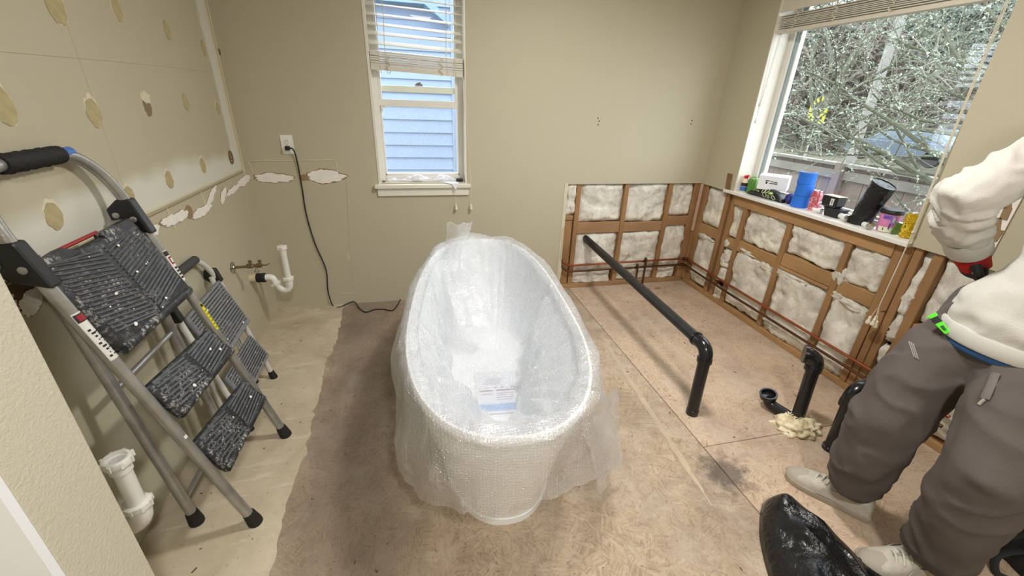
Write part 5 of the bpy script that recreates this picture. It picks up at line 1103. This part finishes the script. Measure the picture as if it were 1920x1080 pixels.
# ================================================================== the person at the right
def solid(name, lofts, mt, parent, vox=.012, sm=4, fn=None, label=None):
    b = MB()
    for path, rad in lofts:
        path = [Vector(p) for p in path]; n_ = 18; rs = []; prev = None
        for k, p in enumerate(path):
            t = (path[min(k+1, len(path)-1)] - path[max(k-1, 0)]).normalized()
            a = prev or (V(0, 1, 0) if abs(t.y) < .8 else V(1, 0, 0)); u = (a - t*a.dot(t)).normalized(); prev = u; v = t.cross(u)
            r_ = rad[k]; ru, rv = (r_ if isinstance(r_, tuple) else (r_, r_))
            rs.append([p + u*math.cos(2*PI*i/n_)*ru + v*math.sin(2*PI*i/n_)*rv for i in range(n_)])
        def cap(c, ring, d, sgn):
            out = []
            for f in (.92, .72, .35): out.append([c + (q-c)*f + d*sgn*(max((q-c).length for q in ring)*.55*math.sqrt(1-f*f)) for q in ring])
            return out
        d0 = (path[0]-path[1]).normalized(); d1 = (path[-1]-path[-2]).normalized()
        rs = cap(path[0], rs[0], d0, 1)[::-1] + rs + cap(path[-1], rs[-1], d1, 1)
        b.rings(rs)
    o = build(name, b, mt, parent, smooth=True, angle=False)
    md = o.modifiers.new('r', 'REMESH'); md.mode = 'VOXEL'; md.voxel_size = vox; md.use_smooth_shade = True
    if sm: s_ = o.modifiers.new('s', 'SMOOTH'); s_.factor = .5; s_.iterations = sm
    bake(o)
    if fn: displace(o, fn)
    return o
rA = V(1.665, .842, .075); rK = fx(1658, 800, 1.60); rH = V(1.785, .815, .84)
lA = V(1.668, .560, .085); lK = fx(1856, 898, 1.565); lH = V(1.79, .635, .84)
PEL = V(1.79, .725, .86)
SK = N('skin'); SK.set(.5); SK.col(srgb(214, 170, 146)); SK.b.inputs['Subsurface Weight'].default_value = .1; SK = SK.m
shR, elR, wrR = V(1.865, .900, 1.375), fx(1795, 372, 1.66), fx(1816, 468, 1.845)
shL, elL, wrL = V(1.865, .560, 1.375), V(1.92, .455, 1.13), V(1.86, .43, .90)
HC = V(1.818, .73, 1.598)
body = solid('person', [
    ([PEL+V(0, 0, -.06), PEL, V(1.82, .68, 1.02), V(1.835, .70, 1.22), V(1.85, .73, 1.36), V(1.85, .73, 1.43)], [(.14, .10), (.14, .11), (.105, .10), (.115, .10), (.12, .09), (.06, .06)]),
    ([V(1.85, .73, 1.40), V(1.835, .73, 1.47), V(1.825, .73, 1.53)], [.058, .055, .056]),
    ([HC+V(-.005, 0, -.085), HC+V(-.005, 0, -.04), HC+V(.005, 0, .02), HC+V(.012, 0, .07), HC+V(.012, 0, .10)], [(.045, .055), (.062, .080), (.075, .095), (.068, .085), (.045, .055)]),
    ([HC+V(-.09, 0, .01), HC+V(-.104, 0, -.018), HC+V(-.092, 0, -.028)], [.008, .012, .011]),
    ([HC+V(.005, .072, .015), HC+V(.012, .082, -.01)], [.014, .012]), ([HC+V(.005, -.072, .015), HC+V(.012, -.082, -.01)], [.014, .012]),
    ([shR, shR.lerp(elR, .5), elR, elR.lerp(wrR, .5), wrR], [.055, .046, .040, .036, .024]), ([shL, shL.lerp(elL, .5), elL, elL.lerp(wrL, .5), wrL], [.055, .046, .040, .038, .028]),
    ([V(1.85, .73, 1.36), shR], [.07, .055]), ([V(1.85, .73, 1.36), shL], [.07, .055]),
    ([rH, rH.lerp(rK, .5), rK, rK.lerp(rA, .5), rA], [.080, .072, .056, .052, .038]), ([lH, lH.lerp(lK, .5), lK, lK.lerp(lA, .5), lA], [.080, .072, .056, .052, .038]),
    ([rA, rA + V(-.03, .05, -.035)], [.034, .020]), ([lA, lA + V(-.05, .012, -.04)], [.034, .020])], SK, None, .011, 4)
tag(body, 'person in white sweatshirt and dark sweatpants, gloved hand on hip, beside the sill', 'person')
# face details and hair
b = MB()
for s_ in (-1, 1): b.ball(HC + V(-.0795, s_*.031, .012), (.008, .010, .0065), 12, 8)
build('eye', b, simple('eye white', srgb(230, 226, 220), .2), body, smooth=True)
b = MB()
for s_ in (-1, 1): b.ball(HC + V(-.0865, s_*.031, .012), (.0022, .0045, .0045), 10, 6)
build('iris', b, simple('iris brown', srgb(60, 40, 28), .2), body, smooth=True)
b = MB(); b.tube(spline([HC + V(-.078, -.022, -.058), HC + V(-.088, 0, -.060), HC + V(-.078, .022, -.058)], 5), [.004]*11, 8); build('lips', b, simple('lips', srgb(176, 104, 96), .5), body, smooth=True)
def hair(i, j):
    t = i*2*PI; p = (.06+.52*j)*PI; x_, y_, z_ = math.sin(p)*math.cos(t), math.sin(p)*math.sin(t), math.cos(p)
    lim = .30 if x_ < -.3 else (-.45 if x_ > .2 else -.1); z_ = max(z_, lim - .1*0) if z_ < lim else z_
    k = 1+.05*noise.noise((x_*9, y_*9, z_*9)); return HC + V(.006, 0, .015) + V(x_*.108*k, y_*.088*k, z_*.118*k)
b = MB(); b.grid(hair, 40, 18, True); build('hair', b, simple('brown hair', srgb(70, 50, 36), .7, 0, .3, 60, .6, 150), body, smooth=True, angle=False)
# trousers
def crease(sc, amp, an):      # wrinkles running across a limb
    def fn(p, n):
        q = V(p.x*sc*an[0], p.y*sc*an[1], p.z*sc*an[2]); w_ = noise.noise(q + V(fbm(p, 6, 2), 0, 0)*.8); r1 = 1-abs(w_)*2.2
        return n*(amp*r1*max(0, r1) + amp*.55*noise.noise(p*14))
    return fn
M_PANT = simple('charcoal sweatpants', srgb(92, 84, 80), .95, 0, .10, 9, .35, 260)
rM = rH.lerp(rK, .5) + V(-.02, .012, 0); lM = lH.lerp(lK, .5) + V(-.025, -.005, 0)
pants = solid('sweatpants', [
    ([PEL+V(.0, 0, .06), PEL, PEL+V(-.01, 0, -.09), PEL+V(-.015, 0, -.17)], [(.175, .135), (.185, .145), (.18, .14), (.12, .11)]),
    ([rH + V(0, -.005, -.02), rM, rK + V(-.005, 0, .03), rK.lerp(rA, .45) + V(-.02, .0, 0), rK.lerp(rA, .78) + V(-.005, -.0, 0), rA + V(.0, -.005, .06)], [(.110, .125), (.112, .125), (.102, .108), (.098, .10), (.088, .092), (.072, .075)]),
    ([lH + V(0, .0, -.02), lM, lK + V(-.005, 0, .02), lK.lerp(lA, .45) + V(-.01, 0, 0), lK.lerp(lA, .8) + V(.0, 0, 0), lA + V(-.006, .004, .055)], [(.110, .125), (.110, .122), (.100, .106), (.096, .098), (.092, .094), (.084, .086)])],
    M_PANT, body, .012, 5, crease(5, .011, (1.3, 1.3, 1.5)))
# drawstring and pocket stitching
ds = [fx(1862, 692, 1.575), fx(1857, 715, 1.565), fx(1849, 738, 1.57), fx(1845, 752, 1.575)]
def snap(px, py, obj, off=.004):       # first surface of an object met from the eye
    d = ray(px, py).normalized(); mw = WL[obj.name]; ok, loc, nr, _ = obj.ray_cast(EYE - mw, d)
    return (loc + mw - d*off, nr) if ok else (fx(px, py, 1.6), V(-1, 0, 0))
pts = [snap(x, y, pants, .006)[0] for x, y in ((1866, 700), (1860, 716), (1852, 734), (1846, 748))]
b = MB(); b.tube(spline(pts, 4), .011, 8, flat=.35, up=(-1, 0, 0)); dsr = build('drawstring', b, simple('grey drawstring', srgb(108, 100, 98), .9), pants, smooth=True)
b = MB(); b.tube([pts[-1], pts[-1] + V(0, .004, -.022)], .004, 8); build('aglet', b, simple('pale aglet', srgb(186, 180, 172), .5), dsr, smooth=True)
for k in range(3):
    pts = [snap(1704 + k*4 + i*2.0, 640 + i*6 + k*2, pants, .003)[0] for i in range(6)]; b = MB(); b.tube(pts, .0018, 5); build('pocket_stitch', b, simple('pale stitch', srgb(150, 144, 140), .8), pants)
# sweatshirt with sleeves
M_SWEAT = simple('off-white sweatshirt', srgb(203, 200, 193), .95, 0, .03, 12, .3, 240)
def segd(p, a, c): d_ = c-a; t_ = max(0, min(1, (p-a).dot(d_)/d_.length_squared)); return (p-(a+d_*t_)).length, t_*d_.length
def sfold(p, n):
    d1, s1_ = segd(p, elR, wrR); d2, s2_ = segd(p, shR, elR); tors = V(1.82, .69, p.z); arm = smooth01(.13, .20, math.hypot((p-tors).x*.9, (p-tors).y)) if min(d1, d2) < .12 else 0
    q = p*7; k1 = math.sin(2*PI*s1_/.085 + 4.5*noise.noise(p*9) + 2*math.atan2(p.x-elR.x, p.y-elR.y)); k1 = 1-abs(k1)*1.0; k2 = 1-abs(noise.noise(V(p.x*9+p.z*7, p.y*16, p.z*13-p.x*6)))*2.3
    near_el = math.exp(-((p-elR).length/.11)**2)
    a_ = .012*k1*(1 if d1 < d2 else .35)*(.5+.6*near_el) + .011*max(-.2, k2)
    g = 1-abs(noise.noise(V(p.x*6, p.y*7, p.z*4.5+p.y*5)))*2.0; hem_ = math.exp(-((p.z-.93)/.05)**2)
    return n*(a_*arm + (.014*max(-.3, g) + .010*hem_*noise.noise(V(p.x*12, p.y*12, p.z*26)))*(1-arm) + .003*noise.noise(p*18))
sweat = solid('sweatshirt', [
    ([V(1.795, .705, .885), V(1.79, .698, .93), V(1.80, .672, 1.02), V(1.81, .664, 1.10), V(1.83, .68, 1.19), V(1.85, .70, 1.28), V(1.855, .72, 1.37), V(1.85, .73, 1.43)], [(.178, .168), (.172, .170), (.140, .152), (.132, .145), (.142, .142), (.162, .135), (.145, .11), (.085, .08)]),
    ([V(1.85, .74, 1.36), shR + V(.0, .005, .005), shR.lerp(elR, .5), elR + V(.012, -.004, 0), elR.lerp(wrR, .35), elR.lerp(wrR, .72)], [.10, .088, .070, .072, .068, .055]),
    ([V(1.85, .72, 1.36), shL, shL.lerp(elL, .5), elL, elL.lerp(wrL, .5), elL.lerp(wrL, .95)], [.10, .090, .076, .074, .066, .054])], M_SWEAT, body, .009, 5, sfold)
def band(c, rx, ry, h, mt, nm, parent, ax=V(0, 0, 1), n_=48, th=.004, u0=None):
    ax = ax.normalized(); u = (u0 or V(0, 1, 0)); u = (u-ax*u.dot(ax)).normalized(); v = ax.cross(u)
    R_ = [(1, 0), (1.02, h*.15), (1.02, h*.85), (1, h), (.95, h), (.95, 0)]
    b = MB(); b.rings([[c + ax*hh + (u*math.cos(2*PI*i/n_)*ry + v*math.sin(2*PI*i/n_)*rx)*f for i in range(n_)] for f, hh in R_], cap=False, close=True); return build(nm, b, mt, parent, smooth=True)
M_RIB = simple('ribbed knit', srgb(202, 200, 194), .95, 0, .03, 12)
band(V(1.795, .705, .838), .178, .192, .050, M_RIB, 'hem_band', sweat)
axc = (elR-wrR); band(wrR + axc.normalized()*.002, .057, .060, .070, M_RIB, 'cuff', sweat, axc)
band(V(1.85, .73, 1.445), .078, .082, .022, M_RIB, 'collar', sweat)
band(V(1.795, .706, .816), .170, .184, .034, simple('blue shirt', srgb(40, 80, 126), .9), 'tshirt_hem', body)
# work gloves
M_GBK = simple('black glove', srgb(26, 28, 28), .7, 0, .2, 40, .4, 120); M_GRD = simple('red glove', srgb(184, 22, 24), .75, 0, .12, 30, .3, 160)
def glove(w0, d, side, up_, seedlab):
    d = d.normalized(); s_ = (side-d*side.dot(d)).normalized(); n_ = d.cross(s_)
    L = [([w0 - d*.01, w0 + d*.03, w0 + d*.07, w0 + d*.095], [(.034, .026), (.042, .024), (.046, .020), (.042, .017)])]
    for k, (o, ln) in enumerate(((-.033, .068), (-.011, .080), (.011, .075), (.032, .060))):
        a = w0 + d*.090 + s_*o; e1 = (d + n_*up_*.35).normalized(); e2 = (d + n_*up_*.9).normalized(); p1 = a + e1*ln*.5; L.append(([a - d*.02, a, p1, p1 + e2*ln*.5], [.011, .0115, .0105, .009]))
    a = w0 + d*.03 - s_*.034; e1 = (d*.75 - s_*.8).normalized(); p1 = a + e1*.04; L.append(([a + s_*.01, a, p1, p1 + (d - s_*.1).normalized()*.032], [.015, .0145, .013, .011]))
    g = solid('glove', L, M_GBK, body, .0055, 3)
    return g, d, s_, n_
gd = (fx(1832, 545, 1.955) - wrR).normalized()
g1, d, s_, n_ = glove(wrR + gd*.012, gd, V(.6, .35, -.3), 1, 1)
b = MB(); nn = 20
def shell(i, j):
    a = -.5 + i*(2*PI*.62) - .55; h = -.012 + j*.075; r1, r2 = (.040+.010*j, .032-.004*j); return wrR + gd*h + s_*math.cos(a)*r1*1.06 + n_*math.sin(a)*r2*1.12
def shell0(i, j):
    a = i*2*PI; h = -.020 + j*.038; return wrR + gd*h + s_*math.cos(a)*(.046+.002*j) + n_*math.sin(a)*.044
b.grid(shell0, 30, 5, True); cf = build('glove_cuff', b, simple('faded red cuff', srgb(198, 62, 66), .75, 0, .1, 30), g1, smooth=True, angle=False)
# red back panel facing the viewer
def panelpt(i, j):
    a = PI*(-.05+1.10*i); h = .016 + j*.062; w_ = 1-.45*j*abs(i-.9); r1, r2 = .050-.002*j, .044-.006*j
    vv = (EYE-wrR); vv = (vv-gd*vv.dot(gd)).normalized(); tt = gd.cross(vv); return wrR + gd*h + tt*math.cos(a)*r1*w_ + vv*math.sin(a)*r2
b = MB(); b.grid(panelpt, 20, 8); pn = build('back_panel', b, M_GRD, g1, smooth=True, angle=False)
vv = (EYE-wrR); vv = (vv-gd*vv.dot(gd)).normalized(); tt = gd.cross(vv)
p_, _ = snap(1829, 508, pn, .002)
text('mi', .024, simple('white print', srgb(240, 240, 238), .6), 'logo_letters', g1, p_, fx(1840, 503, 1.85)-fx(1825, 508, 1.85), fx(1825, 498, 1.85)-fx(1829, 510, 1.85), .0012)
g2, *_ = glove(wrL, V(-.1, .0, -1), V(-1, 0, 0), 1, 2)
# shoes
M_SHOE = simple('worn off-white shoe', srgb(186, 180, 166), .8, 0, .16, 26, .3, 120); M_SOLE = simple('grey rubber sole', srgb(158, 148, 132), .8, 0, .15, 20); M_LACE = simple('shoe lace', srgb(196, 190, 178), .9)
def shoe(heel, toe):
    d = (toe-heel).normalized(); L = (toe-heel).length; s_ = V(-d.y, d.x, 0)
    prof = [(0, .034, .075), (.04, .041, .105), (.15, .044, .118), (.28, .044, .118), (.40, .046, .104), (.52, .050, .088), (.65, .054, .072), (.78, .054, .060), (.90, .047, .050), (.97, .032, .040), (1.0, .014, .030)]
    b = MB(); n0 = 22
    def sec(k, f=1.0):
        x_, w_, h_ = prof[k]; c = heel + d*(x_*L); return [c + s_*math.copysign(abs(math.cos(a))**.7, math.cos(a))*w_*f + V(0, 0, .018 + (h_-.018)*max(0, math.sin(a))**.75 if math.sin(a) > 0 else .012) for a in [2*PI*i/n0 for i in range(n0)]]
    b.rings([sec(k) for k in range(len(prof))]); sh = build('shoe', b, M_SHOE, body, smooth=True, angle=60)
    md = sh.modifiers.new('s', 'SUBSURF'); md.levels = 1; md.render_levels = 1; bake(sh)
    b = MB(); ol = [(heel + d*(x_*L*1.02-.004) + s_*(w_+.005)) for x_, w_, h_ in prof] + [(heel + d*(x_*L*1.02-.004) - s_*(w_+.005)) for x_, w_, h_ in prof[::-1]]; b.prism([V(p.x, p.y, .0) for p in ol], (0, 0, .026)); build('sole', b, M_SOLE, sh, bevel=.006)
    b = MB(); b.rings([[heel + d*(x_*L) + s_*w_*math.cos(a) + V(0, 0, h_*1.0*(.35+.66*max(0, math.sin(a)))) for a in [PI*i/12 for i in range(13)]] for x_, w_, h_ in [(.76, .0555, .0620), (.88, .0505, .0545), (.97, .035, .046), (1.005, .016, .034)]], cap=False); build('toe_cap', b, simple('grey toe overlay', srgb(168, 160, 146), .8), sh, smooth=True)
    for k in range(5):
        x_ = .36+k*.075; h_ = .117-.0108*k; c = heel + d*(x_*L) + V(0, 0, h_); b = MB(); b.tube(spline([c + s_*.034 + d*.010 + V(0, 0, -.018), c + V(0, 0, .004), c - s_*.034 - d*.006 + V(0, 0, -.018)], 5), .0045, 6); build('lace', b, M_LACE, sh, smooth=True)
    c = heel + d*(.40*L) + V(0, 0, .120)
    for sg in (-1, 1):
        b = MB(); b.tube(spline([c, c + s_*.022*sg + V(0, 0, .014), c + s_*.045*sg + d*.012, c + s_*.026*sg + d*.02 + V(0, 0, -.006), c], 5), .0034, 6); build('lace_bow', b, M_LACE, sh, smooth=True)
    b = MB(); b.grid(lambda i, j: heel + d*((.30+.38*j)*L) + s_*(i-.5)*(.040-.012*j) + V(0, 0, .1225-.052*j-.020*(i-.5)**2*4), 7, 8); build('tongue', b, simple('shoe tongue', srgb(150, 145, 134), .85), sh, smooth=True)
    for sg in (-1, 1):
        b = MB(); b.prism([heel + d*(x_*L) + s_*sg*(w_) + V(0, 0, z) for x_, w_, z in ((.42, .0475, .03), (.62, .0545, .03), (.55, .046, .066), (.36, .0435, .078))], s_*sg*.003); build('side_overlay', b, simple('grey side overlay', srgb(172, 168, 158), .75), sh)
    return sh
shoe(V(1.705, .772, 0), V(1.548, 1.025, 0)); shoe(V(1.745, .545, 0), V(1.475, .63, 0))
# folding knife clipped to the waistband
k0, nr = snap(1748, 590, pants, .012); k1, _ = snap(1777, 624, pants, .012)
k0 = fx(1747, 590, k1.x-.012)
kn_ = thing('utility_knife', 'green and black utility knife clipped to the waistband of the sweatpants', 'knife', k1[:])
du = (k1-k0).normalized(); vw = (EYE-k1).normalized(); sw_ = du.cross(vw).normalized(); vw = sw_.cross(du)
GN = simple('bright green', srgb(90, 226, 44), .4)
def slab(a0, a1, w_, t0, t1, mt, nm): b = MB(); L = (k1-k0).length; b.prism([k0 + du*L*a + sw_*s_*w_ + vw*t0 for a, s_ in ((a0, -1), (a1, -.8), (a1, .8), (a0, 1))], vw*(t1-t0)); return build(nm, b, mt, kn_, bevel=.002)
slab(0, 1, .012, -.008, .006, M_BLACK, 'handle'); slab(-.02, .16, .0135, -.009, .007, GN, 'end_cap'); cl = slab(.45, 1.02, .0105, .0065, .011, GN, 'clip'); slab(.62, .86, .004, .011, .0116, simple('dark slot', srgb(30, 90, 30), .5), 'slot')
# ================================================================== black bag and bits on the floor at the right
OUT = [(1.285, .885), (1.33, .915), (1.385, .895), (1.425, .79), (1.445, .70), (1.452, .60), (1.50, .49), (1.56, .36), (1.40, .30), (1.10, .34), (1.06, .50), (1.12, .66), (1.19, .78), (1.245, .845)]
def bagtop(p, k):   # height at floor point p, k 0 rim .. 1 middle
    r1 = 1-abs(noise.noise((p.x*5.5+p.y*4, p.y*2.0-p.x*1.2, 2)))*2.0; r2 = 1-abs(noise.noise((p.x*11, p.y*9, 7)))*2
    return .004 + (.075*math.sqrt(max(0, 1-(1-k)**2)) + .045*max(0, r1)*k + .018*r2*k)
cB = V(1.33, .55, 0); PO = spline([V(x, y, 0) for x, y in OUT] + [V(*OUT[0], 0)], 6)[:-1]
def bag(i, j):
    p = PO[int(round(i*len(PO))) % len(PO)]; q = p.lerp(cB, j*.995); k = min(1, j*2.2); z = bagtop(q, k)
    rx_ = (q - V(1.33, .88, 0)).length; z += .055*math.exp(-(rx_/.07)**2)*min(1, j*6); return V(q.x, q.y, z)
b = MB(); b.grid(bag, len(PO), 40, True); b.f.append(list(range(len(PO)))[::-1]); b.mi.append(0)
tag(build('trash_bag', b, M_FILM, smooth=True, angle=False), 'crumpled black plastic bag lying at the bottom edge of the picture', 'bag')
# dark tool bag with straps at the lower right
tb = thing('tool_bag', 'black tool bag with loose straps at the lower right corner', 'bag', (2.16, .50, 0))
M_NYL = simple('black nylon', srgb(28, 28, 30), .75, 0, .25, 30, .4, 200)
def tbg(i, j):
    t, p = i*2*PI, j*PI/2; e = .6; k = 1+.14*fbm((math.cos(t)*2, math.sin(t)*2, p*2), 1.8, 3); cx, sy = math.copysign(abs(math.cos(t))**e, math.cos(t)), math.copysign(abs(math.sin(t))**e, math.sin(t)); return V(2.17, .47, .002) + V(.15*cx*math.cos(p)**.28*k, .10*sy*math.cos(p)**.28*k, (.15+.03*noise.noise((cx*2, sy*2, 1)))*math.sin(p)**1.2*k)
b = MB(); b.grid(tbg, 48, 16, True); b.f.append(list(range(48))[::-1]); b.mi.append(0); build('body', b, M_NYL, tb, smooth=True, angle=False)
b = MB(); b.tube(spline([V(2.05, .58, .10), V(2.07, .66, .11), V(2.14, .70, .12), V(2.20, .67, .11), V(2.22, .58, .12)], 6), .014, 8, flat=.3); build('strap', b, M_NYL, tb, smooth=True)
b = MB(); b.tube(spline([V(2.03, .53, .14), V(1.99, .57, .08), V(1.97, .60, .02), V(1.95, .63, .012)], 6), .013, 8, flat=.35); build('strap', b, M_NYL, tb, smooth=True)
b = MB(); b.tube([V(2.12, .668, .13), V(2.16, .678, .13), V(2.165, .70, .13), V(2.115, .692, .13)], .004, 6, close=True); build('buckle', b, simple('grey buckle', srgb(90, 92, 92), .4), tb)
for pts in ([V(2.10, .56, .06), V(2.02, .64, .03), V(1.98, .70, .012), V(2.06, .73, .01), V(2.16, .68, .03)], [V(2.2, .57, .10), V(2.18, .66, .09), V(2.24, .73, .03), V(2.30, .70, .012)], [V(2.05, .50, .10), V(1.97, .53, .05), V(1.93, .50, .012), V(1.96, .46, .01)]):
    b = MB(); b.tube(spline(pts, 6), .012, 8, flat=.3); build('strap', b, M_NYL, tb, smooth=True)
# scraps
def scrap(i, j):
    t, p = i*2*PI, j*PI/2; k = 1+.35*fbm((math.cos(t)*2+5, math.sin(t)*2, p), 2, 4); return V(1.80, .475, .001) + V(.05*k*math.cos(p)*math.cos(t), .035*k*math.cos(p)*math.sin(t), .022*k*math.sin(p))
b = MB(); b.grid(scrap, 28, 8, True); tag(build('insulation_scrap', b, M_FLUFF, smooth=True, angle=False), 'white scrap of insulation on the floor behind the shoe', 'scrap')
q = fz(1724, 946); b = MB(); b.lathe([(.014, 0), (.015, .003), (.012, .018), (.004, .02)], q, n=14); tag(build('rubber_stopper', b, M_BLACK, smooth=True), 'small black stopper on the floor between the two legs', 'plastic cap')  # loose black cap lying on the floor
R = random.Random(3)
for i, lab in enumerate(['tan wood chip on the floor left of the copper drops', 'tan wood chip on the floor right of the copper drops']):
    q = fz(*((1213, 543), (1233, 541))[i]); b = MB(); b.box(q + V(0, 0, .004), (.06, .02, .008), Matrix.Rotation(.2*i, 3, 'Z')); tag(build('wood_chip', b, M_STUD_X, bevel=.001, seg=1), lab, 'wood chip')
dust = MB()
for _ in range(230):
    x, y = R.uniform(-.95, 2.3), R.uniform(.6, 3.0)
    if (-.12 < x < .82 and .9 < y < 2.6) or (1.05 < x < 1.95 and y < 1.05): continue
    s_ = R.choice((.002, .003, .004, .006)); a = R.uniform(0, 3); dust.box((x, y, .0055 if x < -.58 else .0012), (s_*R.uniform(1, 3), s_*.8, .0015), Matrix.Rotation(a, 3, 'Z'))
o = build('debris', dust, simple('dark debris', srgb(92, 76, 60), .9)); o['kind'] = 'stuff'; tag(o, 'fine splinters and grit scattered over the floor', 'debris')
